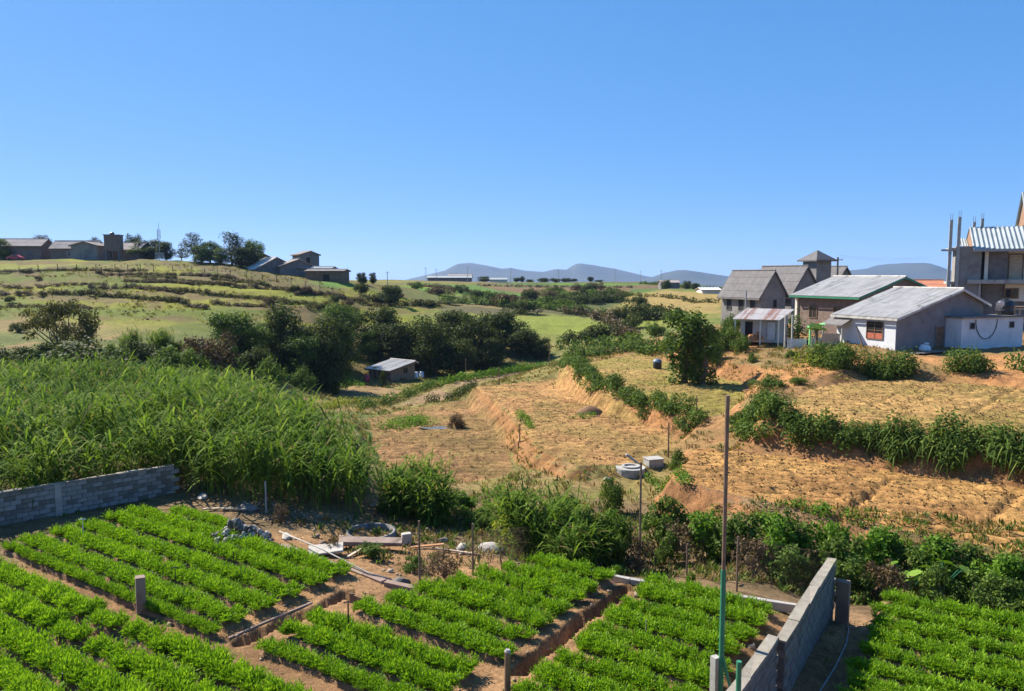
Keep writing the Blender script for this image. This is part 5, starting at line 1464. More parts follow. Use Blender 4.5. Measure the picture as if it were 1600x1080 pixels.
# --- farm sheds on the left shoulder
def shed(label, px, y, L, W, prof, rzd, wall='concrete_dark', roof='roof_brown', name='farm_shed', dz=0.0, **kw):
    c = on_y(px, 430, y); g = gz(c[0], c[1]) + dz
    return gable_house(name, label, 'shed' if 'shed' in name else 'house', (c[0], c[1], g), R(rzd), L, W, prof, wall, roof, 0.4, 0.4, 0.5, 'wood', 2, 'dark farm sheds on the left shoulder' if 'shed' in name else None, 0.03, 2.0)
fs_ = shed('tall dark shed with clerestory windows above the other farm sheds', 470, 214, 6.5, 5.4, (6.0, (0.55, 6.9), 6.0), -55, dz=-0.2)
for u in (-2.4, -1.2, 0.0, 1.2, 2.4): window(fs_, 'f', u, 4.3, 0.85, 1.1, 6.5, 5.4, 'wood', 'whitewash')
window(fs_, 'r', -0.5, 3.4, 1.2, 1.8, 6.5, 5.4, 'wood', 'dark_void')
s1 = shed('low farm shed with bright sloping tin roof at the left of the group', 398, 198, 7.0, 8.0, (0.8, (0.75, 3.9), 3.0), -48, 'concrete_dark', 'roof_asbestos', dz=-0.4)
s2 = shed('small brown farm shed behind the bright sloping roof', 386, 207, 6.0, 7.0, (1.2, (0.6, 3.6), 2.4), -50, 'wood', 'roof_brown')
s3 = shed('farm shed with shallow roof left of the tall dark shed', 438, 200, 6.5, 8.0, (2.2, (0.6, 3.9), 2.6), -58, 'concrete_dark', 'roof_brown')
s4 = shed('long low farm shed with pale roof in front of the tall shed', 517, 202, 15.0, 5.0, (3.0, (0.5, 3.4), 3.0), -4, 'concrete_dark', 'roof_zinc')
s5 = shed('lowest farm shed with flat dark roof at the right end', 536, 196, 9.8, 5.0, (3.0, (0.5, 3.35), 3.0), -6, 'wood', 'roof_brown')
door(s5, 'f', 0.5, 0, 1.6, 2.1, 9.8, 5.0, 'dark_void', 'wood')

# --- long buildings on the left hilltop
hb = shed('long hilltop building with grey brown roof at far left', 66, 214, 14, 7, (4.0, (0.5, 5.9), 4.0), 3, 'brick_dark', 'roof_brown', 'hilltop_house')
for u in (-6.0, -5.0, -3.9): 
    mb = MB(); mb.box((u, -3.8, 1.6), (0.35, 0.35, 4.6)); mb.build('porch_column', 'whitewash', hb)
window(hb, 'f', 0, 1.2, 1.3, 1.4, 14, 7); window(hb, 'f', 4.0, 1.2, 1.3, 1.4, 14, 7)
hc = shed('hilltop house with large pale gable wall facing the field', 113, 208, 10, 6.9, (3.6, (0.5, 4.6), 3.6), -88, 'render_grey', 'roof_brown', 'hilltop_house')
c = local(hc, (0, 0, 0))
hd = shed('low hilltop house with two small gables right of the pale gable wall', 150, 214, 12, 6, (3.4, (0.5, 5.4), 3.4), 2, 'brick_dark', 'roof_brown', 'hilltop_house')
window(hd, 'f', -1, 1.0, 1.0, 1.5, 12, 6, 'whitewash', 'glass_dark'); window(hd, 'f', 1.6, 1.0, 1.0, 1.5, 12, 6, 'whitewash', 'glass_dark')
he = shed('hilltop house with mauve grey roof right of the block tower', 218, 212, 11, 6, (3.0, (0.5, 4.8), 3.0), -14, 'brick_dark', 'roof_brown', 'hilltop_house')
window(he, 'f', -3.5, 0.8, 1.0, 1.6, 11, 6, 'whitewash', 'glass_dark'); door(he, 'f', -1.4, 0, 1.0, 2.1, 11, 6)
tp = on_y(180, 430, 209); tg = gz(tp[0], tp[1])
tb = thing('block_tower', 'square dark brick block tower on the left hilltop', 'tower', (tp[0], tp[1], tg), R(12))
mb = MB(); mb.box((0, 0, 4.6), (3.8, 3.8, 4.2)); mb.build('wall', 'brick_dark', tb)
for sx in (-1.6, 1.6):
    for sy in (-1.6, 1.6):
        mb = MB(); mb.box((sx, sy, 0.7), (0.4, 0.4, 3.6)); mb.build('column', 'concrete_dark', tb)
mb = MB(); mb.box((0, 0, 6.8), (4.2, 4.2, 0.2)); mb.build('roof_slab', 'concrete_dark', tb)
mb = MB(); mb.lathe([(0, 0), (0.6, 0), (0.6, 0.5), (0.3, 0.7), (0, 0.7)], 12, (-0.3, 0, 6.9)); mb.build('tank', 'black_plastic', tb)
# aerial mast
p = spot(253, 207); mz = on_y(253, 347, 207)[2]
am = thing('aerial_mast', 'thin aerial mast on the left hilltop', 'mast', tuple(p))
mb = MB(); mb.tube([(0, 0, -0.3), (0, 0, mz - p[2])], [0.13, 0.04], 6); mb.build('mast', 'steel', am)
for dx, z0, z1 in ((-0.35, 5.5, 8.3), (0.35, 5.8, 8.2)):
    mb = MB(); mb.tube([(dx, 0, z0), (dx, 0, z1)], 0.09, 6); mb.tube([(dx, 0, (z0 + z1) / 2), (0, 0, (z0 + z1) / 2)], 0.04, 5); mb.build('antenna', 'steel', am)
mb = MB(); mb.box((0, 0, 0.9), (2.4, 0.06, 0.05)); mb.box((0, 0, 1.9), (2.4, 0.06, 0.05))
for k in range(9): mb.box((-1.2 + 0.3 * k, 0, 1.0), (0.05, 0.05, 2.2))
mb.build('guard_rail', 'galv', am)
# parked car at the far left
p = hit(30, 404); p = spot(29, 203)
car = thing('parked_car', 'small dark red car parked before the hilltop building', 'car', tuple(p + np.array([0, 0, 0.05])), R(8))
mb = MB(); mb.prism([(-1.9, 0.35), (-1.9, 0.8), (-1.2, 0.9), (-0.7, 1.4), (0.7, 1.42), (1.2, 0.95), (1.9, 0.85), (1.95, 0.35)], -0.8, 0.8); mb.build('body', 'red_cloth', car, False, 0.05)
for x in (-1.2, 1.2):
    for y in (-0.78, 0.78):
        mb = MB(); mb.tube([(x, y - 0.1, 0.33), (x, y + 0.1, 0.33)], 0.33, 14); mb.build('wheel', 'black_plastic', car)
mb = MB(); mb.prism([(-1.05, 0.93), (-0.66, 1.34), (0.66, 1.36), (1.05, 0.95)], -0.82, 0.82); mb.build('window', 'glass_dark', car)

# --- distant sheds and poles on the far skyline
def far_shed(label, px0, px1, top, y, hwall=2.6, roof='roof_zinc', wall='concrete_dark'):
    c = on_y(px1, 430, y); L_ = (px1 - px0) / FPX * y; g = gz(c[0] - L_ / 2, y)
    rz_top = on_y(px1, top, y)[2] - g
    gable_house('far_shed', label, 'shed', (c[0], c[1], g), 0.0, L_, 8, (max(1.2, rz_top - 1.0), (0.5, rz_top), max(1.2, rz_top - 1.0)), wall, roof, 0.4, 0.4, 1.0, 'wood', 1, 'distant sheds on the far skyline', 0.05, 2.0)
far_shed('long distant shed with pale roof at the left of the far skyline', 668, 736, 431, 400)
far_shed('small raised distant shed on top of the long pale one', 700, 736, 428.5, 408, roof='roof_brown')
far_shed('distant pale roofed shed right of the long one', 766, 792, 434, 410, roof='roof_zinc', wall='cream')
far_shed('distant grey shed near the gabled houses on the skyline', 1034, 1062, 438, 330, roof='roof_brown')
far_shed('white roofed distant shed at the left of the gabled houses', 1098, 1126, 450, 240, roof='whitewash', wall='cream')
for i, (px, top, y) in enumerate([(666, 418, 380), (682, 420, 400), (731, 417, 390), (798, 418, 330), (872, 421, 420), (960, 421, 400), (1000, 423, 420), (1032, 422, 320), (606, 424, 260), (544, 420, 205)]):
    p = spot(px, y); z_ = on_y(px, top, y)[2] - p[2]
    e = thing('power_pole', '%s thin pole from the left along the far skyline' % ORD[sorted([666, 682, 731, 798, 872, 960, 1000, 1032, 606, 544]).index(px)], 'pole', tuple(p), 0, 'thin poles on the far skyline')
    mb = MB(); mb.tube([(0, 0, -0.3), (0, 0, z_)], [0.15, 0.1], 6); mb.build('pole', 'concrete', e)
    mb = MB(); mb.box((0, 0, z_ - 0.4), (1.4, 0.1, 0.1)); mb.build('crossarm', 'wood', e)
for i, (px, top, y, w) in enumerate([(756, 431, 420, 24), (776, 434, 425, 26), (808, 433, 430, 14), (816, 431, 430, 10), (828, 436, 430, 16), (850, 434, 430, 22), (868, 434, 430, 20), (884, 434, 430, 20), (896, 435, 430, 16), (922, 432, 430, 12), (935, 437, 430, 18), (1072, 438, 300, 20), (1040, 436, 310, 20), (1085, 442, 290, 16)]):
    plant_px('far_tree', '%s dark little tree from the left on the far skyline' % ORD[sorted([756, 776, 808, 816, 828, 850, 868, 884, 896, 922, 935, 1072, 1040, 1085]).index(px)], 'tree', 'dense', i % 4, px, top, y, w, 'little trees on the far skyline')

# --- power pole and wires by the gabled houses
p = spot(1306, 118); zt = on_y(1306, 402, 118)[2]
e = thing('power_pole', 'dark power pole between the tower and the brick house', 'pole', tuple(p))
mb = MB(); mb.tube([(0, 0, -0.3), (0, 0, zt - p[2])], [0.22, 0.15], 8); mb.build('pole', 'concrete_dark', e)
mb = MB(); mb.box((0, 0, zt - p[2] - 0.4), (1.6, 0.12, 0.12)); mb.build('crossarm', 'wood', e)
mb = MB()
for dz, dx in ((-0.3, -0.7), (-0.3, 0.7), (-0.9, 0.0)):
    a = Vector((p[0] + dx, p[1], zt + dz)); b = Vector((70, 104, zt - 0.9 + dz))
    mb.tube([a.lerp(b, t) - Vector((0, 0, 0.9 * math.sin(math.pi * t))) for t in np.linspace(0, 1, 9)], 0.012, 4); 
mb.build('wire', 'black_plastic', e)

# ---------------------------------------------------------------- carrot garden
rc_ = np.random.default_rng(3)
def carrot_template(seed):
    rng = np.random.default_rng(seed)
    Ps, Ds, Ns, Ls, Ts = [], [], [], [], []
    for k in range(12):
        az = rng.uniform(0, 6.28); lean = rng.uniform(0.08, 0.72); L = rng.uniform(0.20, 0.35)
        d = np.array([math.cos(az) * lean, math.sin(az) * lean, 1.0]); d /= np.linalg.norm(d)
        side = np.array([-math.sin(az), math.cos(az), 0])
        tone = rng.uniform(0.2, 0.8)
        for t in (0.4, 0.58, 0.75, 0.9):
            c = d * L * t + np.array([math.cos(az), math.sin(az), -0.9]) * 0.16 * L * t * t * 2
            for sg in (-1, 1):
                Ps.append(c); Ds.append(side * sg + d * 0.9 + rng.normal(size=3) * 0.35); Ns.append(np.cross(side, d) * -1 + rng.normal(size=3) * 0.5); Ls.append(0.12 * (1.3 - t * 0.7)); Ts.append(tone + rng.normal() * 0.15)
        Ps.append(d * L * 0.85); Ds.append(d + rng.normal(size=3) * 0.2); Ns.append(np.cross(side, d) + rng.normal(size=3) * 0.3); Ls.append(0.10); Ts.append(tone + 0.2)
    v, q = leaf_quads(np.array(Ps), unit(np.array(Ds)), unit(np.array(Ns)), np.array(Ls), np.array(Ls) * 0.27, 0.1)
    return v, q, np.repeat(np.clip(Ts, 0, 1), 4)
CT = [carrot_template(50 + k) for k in range(6)]
BED_CACHE = {}
def bed_meshes(L, var, width, ridge, dens):
    key = (round(L, 1), var)
    if key in BED_CACHE: return BED_CACHE[key]
    nx, ny = max(6, int(L / 0.22)), 11
    X, Y = np.meshgrid(np.linspace(-L / 2, L / 2, nx), np.linspace(-width * 0.85, width * 0.85, ny), indexing='ij')
    prof = smooth(width * 0.85, width * 0.45, np.abs(Y)) * smooth(L / 2, L / 2 - 0.35, np.abs(X))
    Z = ridge * prof * (0.8 + 0.4 * vnoise(X * 3 + var * 7, Y * 5, 3.0)) - 0.09 * (1 - prof) + (vnoise(X * 6, Y * 6 + var, 5.0) - 0.5) * 0.06
    i2 = np.arange(nx * ny).reshape(nx, ny)
    q = np.stack([i2[:-1, :-1], i2[1:, :-1], i2[1:, 1:], i2[:-1, 1:]], -1).reshape(-1, 4)
    soil = np_mesh('soil', np.c_[X.ravel(), Y.ravel(), Z.ravel()], None, q, None, None, True)
    n = int(L * dens * 4.2)
    px_ = rc_.uniform(-L / 2 + 0.1, L / 2 - 0.1, n); py_ = (rc_.integers(0, 4, n) - 1.5) * width * 0.235 + rc_.normal(size=n) * 0.035
    keep = vnoise(px_ * 0.9 + var * 13, py_ * 0.6 + 5, 7.0 + L) > 0.03
    px_, py_ = px_[keep], py_[keep]; n = len(px_)
    vig = 0.82 + 0.4 * fbm(px_ * 0.8 + var * 31, py_ * 0.8 + L, 3, 2.0)
    V, Q, T = [], [], []
    off = 0
    for k in range(6):
        m = np.arange(k, n, 6)
        if not len(m): continue
        v, q, t = CT[k]
        az = rc_.uniform(0, 6.28, len(m)); s = (rc_.uniform(0.7, 1.25, len(m)) * vig[m])[:, None]
        x = (v[None, :, 0] * np.cos(az)[:, None] - v[None, :, 1] * np.sin(az)[:, None]) * s + px_[m][:, None]
        y = (v[None, :, 0] * np.sin(az)[:, None] + v[None, :, 1] * np.cos(az)[:, None]) * s + py_[m][:, None]
        zz = v[None, :, 2] * s + ridge - 0.03
        V.append(np.stack([x, y, zz], -1).reshape(-1, 3))
        Q.append((q[None] + (np.arange(len(m)) * len(v))[:, None, None]).reshape(-1, 4) + off)
        T.append(np.clip(t[None] + rc_.normal(size=len(m))[:, None] * 0.1 + (vig[m][:, None] - 1) * 0.3, 0, 1).ravel())
        off += len(m) * len(v)
    tops = np_mesh('carrot_tops', np.concatenate(V), None, np.concatenate(Q), np.concatenate(T))
    BED_CACHE[key] = (soil, tops)
    return soil, tops
BED_K = {}
def carrot_bed(label, a0, a1, b, z=0.0, width=0.50, group='carrot beds', ridge=0.15, tall=1.0, dens=8.0, wide=1.04):
    """one raised bed along the rows: soil ridge and a strip of feathery carrot tops"""
    L = round(abs(a1 - a0), 1)
    k = BED_K.get(L, 0); BED_K[L] = k + 1
    nvar = 1 if L > 8 else 2
    soil, tops = bed_meshes(L, k % nvar, width, ridge, dens)
    c = ab((a0 + a1) / 2, b)
    ang = math.atan2(E1[1], E1[0]) + (math.pi if (k // nvar) % 2 else 0)
    e = thing('carrot_bed', label, 'carrot bed', (c[0], c[1], z), ang + random.uniform(-0.006, 0.006), group, (1, wide * random.uniform(0.96, 1.08), tall * random.uniform(0.9, 1.1)))
    link('soil', soil, 'bed_soil', e)
    link('carrot_tops', tops, 'carrot_leaf', e)
SPC = 1.03
# left plot, between block wall and brick drain
for k in range(5):
    carrot_bed('%s carrot bed from the bare path in the left plot by the block wall' % ORD[k], -30.5, -18.0, 13.35 + SPC * k, group='carrot beds of the left plot')
carrot_bed('short carrot bed at the back of the left plot beside the stone heap', -29.2, -25.3, 13.35 + SPC * 5, group='carrot beds of the left plot', tall=0.9)
carrot_bed('thin sparse carrot bed right along the upper edge of the bare path', -30.5, -18.0, 12.55, group='carrot beds of the left plot', tall=0.75, wide=0.6)
# plot under the bare path
for k in range(4):
    b = 11.25 - SPC * k
    if k < 2:
        carrot_bed('%s carrot bed below the bare path, far left piece before the gap' % ORD[k], -30.0, -20.5, b, group='carrot beds below the bare path', tall=1.15, wide=1.15)
        carrot_bed('%s carrot bed below the bare path, piece right of the gap' % ORD[k], -20.0, -10.5, b, group='carrot beds below the bare path', tall=1.15, wide=1.15)
    else:
        carrot_bed('%s carrot bed below the bare path, at the lower left corner' % ORD[k], -24.0, -11.5, b, group='carrot beds below the bare path', tall=1.15, wide=1.15)
# middle strip between the two paths
for k in range(3):
    carrot_bed('%s carrot bed of the strip between the two bare paths' % ('lower', 'middle', 'upper')[k], -16.5, -10.7, 12.85 + 0.86 * k, group='carrot beds between the paths', tall=(0.8, 1.05, 1.0)[k], wide=(0.8, 1.05, 1)[k])
# middle plot
for k in range(7):
    carrot_bed('%s carrot bed from the front in the middle plot left of the wide drain' % ORD[k], -16.1 + 0.4 * k, -10.5, 15.95 + 0.98 * k, group='carrot beds of the middle plot')
# right plot
for k in range(11):
    carrot_bed('%s carrot bed from the front in the plot right of the wide drain' % ORD[k], -9.55, -5.5, 12.6 + 0.97 * k, group='carrot beds of the right plot')
# far right plot, beyond the wall
for k in range(8):
    b = 18.6 + 0.98 * k
    carrot_bed('%s carrot bed from the front in the plot right of the garden wall' % ORD[k], -3.2 + (0.1 if k % 2 else 0), 6.0, b, z=-0.12, group='carrot beds right of the wall')

# ---------------------------------------------------------------- walls of blocks
def block_mesh(mat, L, H, D):
    res = []
    for k in range(5):
        mb = MB(); mb.box((0, 0, 0), (L, D, H), 0, 0.008)
        me = mb.mesh('block'); bm = bmesh.new(); bm.from_mesh(me)
        bmesh.ops.bevel(bm, geom=list(bm.edges), offset=0.012, segments=1, affect='EDGES'); bm.to_mesh(me); bm.free()
        me.materials.append(MATS[mat]); res.append(me)
    return res
def block_wall(name, label, A, B, courses, mats, zb, L=0.40, H=0.19, D=0.15, cope='coping', cap=0.05):
    A, B = Vector(A), Vector(B)
    d = B - A; ln = d.length; ang = math.atan2(d.y, d.x)
    e = thing(name, label, 'wall', (A.x, A.y, zb), ang)
    mats = [block_mesh(m, L - 0.017, H - 0.017, D) for m in mats]
    n = int(ln / L)
    for r in range(courses):
        o0 = 0.5 * L if r % 2 else 0.0
        for i in range(n + (0 if r % 2 else 1)):
            x = o0 + i * L + L / 2
            if x > ln: continue
            o = link('block', random.choice(random.choice(mats)), None, e)
            o.location = (x, random.uniform(-0.012, 0.012), r * H + H / 2)
            o.rotation_euler = (0, 0, random.choice((0, math.pi)) + random.uniform(-0.012, 0.012))
    mb = MB(); mb.box((ln / 2, 0, courses * H / 2 - 0.25), (ln - 0.02, D - 0.03, courses * H + 0.46)); mb.build('mortar', 'mortar', e)
    if cap:
        mb = MB()
        m = int(ln / 1.1)
        for i in range(m): mb.box((ln * (i + 0.5) / m, 0, courses * H + cap / 2), (ln / m - 0.008, D + 0.05, cap + random.uniform(-0.015, 0.02)), random.uniform(-0.006, 0.006), 0.016)
        mb.build('coping', cope, e)
    return e
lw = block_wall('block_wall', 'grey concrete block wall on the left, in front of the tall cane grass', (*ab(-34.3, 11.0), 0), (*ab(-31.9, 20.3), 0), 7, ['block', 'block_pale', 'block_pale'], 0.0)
mb = MB(); mb.box((4.9, -0.09, 0.66), (0.24, 0.1, 1.36)); mb.build('pier', 'concrete', lw)
mb = MB(); mb.box((0.9, -0.09, 0.66), (0.24, 0.1, 1.36)); mb.build('pier', 'concrete', lw)
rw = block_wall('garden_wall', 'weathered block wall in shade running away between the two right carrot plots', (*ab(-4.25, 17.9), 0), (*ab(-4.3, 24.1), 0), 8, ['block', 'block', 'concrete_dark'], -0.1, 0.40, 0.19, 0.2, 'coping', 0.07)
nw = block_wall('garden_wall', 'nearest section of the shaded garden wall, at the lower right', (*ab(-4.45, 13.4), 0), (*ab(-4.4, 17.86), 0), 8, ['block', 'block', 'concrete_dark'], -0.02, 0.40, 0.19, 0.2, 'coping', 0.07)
p = ab(-3.95, 24.0); mb = MB(); mb.box((0, 0, 0.62), (0.2, 0.36, 1.55), math.atan2(E1[1], E1[0]) + 1.57, 0.02)
o = mb.build('brick_pier', 'brick', None, False, 0.015); o.location = (p[0], p[1], gz(*p) - 0.1); props(o, 'reddish brick pier at the far end of the garden wall', 'pier')

# concrete kerbs
def kerb(label, pts, w=0.16, h=0.28, mat='concrete', name='kerb', lift=0.12):
    """low edging of cast lengths, each its own piece"""
    e = thing(name, label, 'kerb', (*pts[0], 0))
    for (ax, ay), (bx, by) in zip(pts[:-1], pts[1:]):
        ln = math.hypot(bx - ax, by - ay); n = max(1, int(ln / 0.95)); an = math.atan2(by - ay, bx - ax)
        for i in range(n):
            t = (i + 0.5) / n; x, y = ax + (bx - ax) * t, ay + (by - ay) * t
            mb = MB(); mb.box((0, 0, 0), (ln / n - 0.02, w, h), 0, 0.012)
            o = mb.build('kerb_block', mat, e, False, 0.01); o.location = (x - pts[0][0], y - pts[0][1], max(gz(x, y), -0.15) + lift - h / 2 + 0.08); o.rotation_euler.z = an
    return e
K0, K1, K2 = on_z(848, 877, 0), on_z(985, 906, 0), on_z(1245, 947, 0)
kerb('long grey concrete kerb along the back of the middle and right carrot plots', [tuple(K0[:2]), tuple(K1[:2]), tuple(K2[:2])])
kerb('brown kerb beam at the corner of the wire fence by the middle plot', [tuple(hit(602, 916)[:2]), tuple(hit(668, 934)[:2])], 0.22, 0.3, 'concrete_brown')
kerb('short pale edging along the brick drain of the left plot', [tuple(ab(-17.75, 12.7)), tuple(ab(-17.6, 15.6))], 0.09, 0.2, 'concrete_brown', lift=-0.03)
kerb('dark concrete footing beside the white pipe', [tuple(hit(440, 852)[:2]), tuple(hit(600, 912)[:2])], 0.25, 0.35, 'concrete_brown', lift=0.0)
# row of little boards where the drain turns
e = thing('board_edging', 'row of small upright boards where the brick drain turns', 'edging', (*ab(-16.7, 16.35), 0))
for k in range(9):
    mb = MB(); mb.box((0, 0, 0), (0.10, 0.03, 0.36), 0, 0.008); o = mb.build('board', 'wood', e)
    q_ = ab(0.13 * k, -0.03 * k); o.location = (q_[0], q_[1], 0.1 + random.uniform(-0.03, 0.03)); o.rotation_euler = (random.uniform(-0.1, 0.1), 0, math.atan2(E1[1], E1[0]))

# white pipe
P0, P1, P2 = hit(437, 842), hit(575, 902), hit(612, 912)
mb = MB(); mb.tube([P0 + (0, 0, 0.28), (P0 + P1) / 2 + (0, 0, 0.28), P1 + (0, 0, 0.12), P2 + (0, 0, 0.1)], 0.028, 8)
props(mb.build('water_pipe', 'concrete', None, True), 'long white plastic pipe lying along the edge of the left carrot plot', 'pipe')
def rock_mesh(seed, mat, s=(1, 1, 1)):
    bm = bmesh.new(); bmesh.ops.create_icosphere(bm, subdivisions=2, radius=0.5)
    rng = random.Random(seed)
    planes = [Vector((rng.uniform(-1, 1), rng.uniform(-1, 1), rng.uniform(-1, 1))).normalized() for _ in range(7)]
    for v_ in bm.verts:
        for pl in planes:
            d = v_.co.dot(pl) - 0.33
            if d > 0: v_.co -= pl * d * 0.9
        v_.co = Vector((v_.co.x * s[0], v_.co.y * s[1], v_.co.z * s[2]))
    me = bpy.data.meshes.new('stone'); bm.to_mesh(me); bm.free(); me.materials.append(MATS[mat]); return me
ROCKS = [rock_mesh(k, 'stone' if k % 3 else 'stone_pale', (1.2, 0.9, 0.7)) for k in range(7)]
c = hit(372, 852)
e = thing('stone_heap', 'heap of broken grey stones beside the left carrot plot', 'stone heap', tuple(c))
for k in range(120):
    a = random.uniform(0, 6.28); q_ = random.random() ** 0.5; s_ = random.uniform(0.16, 0.36)
    o = link('stone', ROCKS[k % 7], None, e)
    o.location = (q_ * math.cos(a) * 1.25, q_ * math.sin(a) * 0.9 + 0.2, (1 - q_) * 0.95 * random.uniform(0.55, 1.0) + 0.08)
    o.rotation_euler = (random.uniform(0, 6), random.uniform(0, 6), random.uniform(0, 6)); o.scale = (s_, s_, s_)
for i, (px, py, s_, lab, m) in enumerate([(765, 862, 0.75, 'pale boulder behind the wire fence', 1), (722, 858, 0.5, 'flat pale stone left of the pale boulder', 1), (447, 842, 0.42, 'rough stone block at the upper end of the white pipe', 1), (625, 912, 0.5, 'dark stone lying on the brown kerb beam', 0), (585, 790, 0.3, 'small stone in the shade of the reeds', 1), (318, 780, 0.5, 'tan stone behind the left carrot plot', 1), (385, 798, 0.8, 'flat grey slab rock behind the stone heap', 0), (690, 848, 0.45, 'reddish stone among the rubble in the hollow', 0), (950, 752, 0.55, 'pale stone on the gully bank below the well', 1)]):
    p = hit(px, py); o = link('rock', rock_mesh(200 + i, 'stone_pale' if m else 'stone', (1.5, 1.0, 0.7))); o.location = p + np.array([0, 0, 0.1 * s_]); o.scale = (s_,) * 3; o.rotation_euler.z = i; props(o, lab, 'rock')
rb_ = np.random.default_rng(77); V_, Q_, n_ = [], [], 0
hp2 = scatter_poly([on_z(*p, -0.4)[:2] for p in ((330, 800), (560, 800), (760, 820), (850, 850), (740, 890), (660, 920), (560, 890), (440, 850))], 4.5, rb_)
hp2 = np.concatenate([hp2, np.array([ab(a_, b_) for a_, b_ in zip(rb_.uniform(-31, -4.5, 260), rb_.uniform(9, 23.5, 260))])])
cube = np.array([(-1, -1, -1), (1, -1, -1), (1, 1, -1), (-1, 1, -1), (-.6, -.6, 1), (.6, -.6, 1), (.6, .6, 1), (-.6, .6, 1)]) * 0.5
cq = np.array([(0, 3, 2, 1), (4, 5, 6, 7), (0, 1, 5, 4), (1, 2, 6, 5), (2, 3, 7, 6), (3, 0, 4, 7)])
gz_ = height(hp2[:, 0], hp2[:, 1])
for p_, z_ in zip(hp2, gz_):
    s_ = rb_.uniform(0.03, 0.11) * (1 + 1.5 * (rb_.random() < 0.06)); a_ = rb_.uniform(0, 6.28)
    m_ = Matrix.Rotation(a_, 3, 'Z') @ Matrix.Rotation(rb_.normal() * 0.5, 3, 'X')
    c8 = (cube + rb_.normal(size=(8, 3)) * 0.13) * np.array([1.3, 1.0, 0.7]) * s_
    V_.append(c8 @ np.array(m_).T + np.array([p_[0], p_[1], z_ + s_ * 0.2])); Q_.append(cq + n_); n_ += 8
props(link('rubble', np_mesh('rubble', np.concatenate(V_), None, np.concatenate(Q_)), 'rubble'), 'loose stones and clods on the garden soil and in the hollow', None, None, 'stuff')
# slabs, ring and rubble in the hollow
p = hit(510, 868); mb = MB(); mb.box((0, 0, 0), (1.25, 0.8, 0.08), 0, 0.03); o = mb.build('concrete_slab', 'stone_pale', None, False, 0.01); o.location = p + (0, 0, 0.22); o.rotation_euler = (R(6), R(-4), R(12)); props(o, 'pale flat slab lying beside the white pipe', 'slab')
p = hit(580, 858); mb = MB(); mb.box((0, 0, 0), (2.4, 0.5, 0.16), 0, 0.03); o = mb.build('concrete_slab', 'concrete_brown', None, False, 0.01); o.location = p + (0, 0, 0.3); o.rotation_euler = (R(8), R(2), R(4)); props(o, 'long grey concrete slab edge in front of the well ring', 'slab')
p = hit(580, 838); mb = MB(); mb.lathe([(1.0, -0.3), (1.0, 0.12), (0.9, 0.12), (0.9, -0.3)], 32); o = mb.build('well_ring', 'concrete_dark', None, True); o.location = p + (0, 0, 0.1); props(o, 'round concrete well ring in the shade of the reeds', 'well')
p = hit(635, 850); mb = MB(); mb.box((0, 0, 0.2), (0.4, 0.35, 0.4), 0.3, 0.03); o = mb.build('stone_block', 'stone_pale', None, False, 0.02); o.location = p; props(o, 'small pale block at the end of the long slab', 'block')
for i, (px, py, ln, an, lab, m) in enumerate([(555, 868, 1.0, 70, 'pale stick leaning by the long slab', 'wood_pale'), (668, 858, 1.3, 15, 'reddish plank among the rubble', 'wood_orange'), (710, 865, 1.6, -20, 'tan plank lying in the hollow', 'wood_pale'), (340, 798, 1.2, 8, 'bundle stick behind the stone heap', 'wood_pale'), (365, 800, 1.1, -6, 'second stick behind the stone heap', 'wood_pale'), (300, 770, 2.2, 80, 'thin bare stake by the end of the block wall', 'wood')]):
    p = hit(px, py); mb = MB()
    if i == 5: mb.tube([(0, 0, -0.2), (0.25, 0, 1.5)], 0.03, 6)
    else: mb.box((0, 0, 0.1), (ln, 0.12, 0.05), R(an), 0.015)
    o = mb.build('plank' if i != 5 else 'stake', m); o.location = p; props(o, lab, 'plank' if i != 5 else 'stake')

# ---------------------------------------------------------------- posts, poles, wires
def px_pole(name, label, cat, px, base, top, r, mat, lean=0.0, topx=None, parts=None, square=False):
    p = hit(px, base); zt = on_y(px, top, p[1])[2] - p[2]
    tx = 0 if topx is None else on_y(topx, top, p[1])[0] - p[0]
    e = thing(name, label, cat, tuple(p))
    mb = MB()
    if square: mb.box((0, 0, zt / 2 - 0.15), (2 * r, 2 * r, zt + 0.3), 0.5, 0.01)
    else: mb.tube([(0, 0, -0.3), (tx * 0.5 + lean, 0, zt * 0.5), (tx, 0, zt)], [r, r, r * 0.9], 10)
    mb.build('post', mat, e)
    return e, p, zt
# tall pole: rusty pipe in a green sleeve
tp_ = np.array([*(np.array(on_y(1126, 1080, 17.1))[:2]), 0.0]); zt = on_y(1137, 618, tp_[1])[2]
e = thing('tall_pole', 'tall rusty pole with green painted lower part beside the garden wall', 'pole', tuple(tp_))
topx = on_y(1137, 618, tp_[1])[0] - tp_[0]
mb = MB(); mb.tube([(topx * 0.35, 0, 2.6), (topx, 0, zt)], [0.045, 0.05], 10); mb.build('upper_tube', 'rusty_metal', e)
mb = MB(); mb.tube([(0, 0, -0.3), (topx * 0.42, 0, 3.25)], 0.062, 10); mb.build('lower_tube', 'green_paint', e)
mb = MB(); mb.box((-0.12, 0.05, 0.3), (0.18, 0.18, 1.7), 0.5, 0.01); mb.build('concrete_stub', 'concrete', e)
mb = MB(); mb.tube([(0.02, -0.03, 1.2), (0.3, -0.5, -0.2)], 0.035, 8); mb.build('brace', 'green_paint', e)
gp = np.array(ab(-4.0, 13.75)); mb = MB(); mb.tube([(0, 0, -0.3), (0, 0, 2.95)], 0.05, 10)
o = mb.build('green_post', 'green_paint'); o.location = (gp[0], gp[1], -0.1); props(o, 'green metal post in front of the nearest garden wall section', 'post')
e, p, zt = px_pole('lamp_pole', 'slim street lamp pole with flat lamp head in the gully', 'street lamp', 999, 897, 722, 0.045, 'rusty_metal', 0.0)
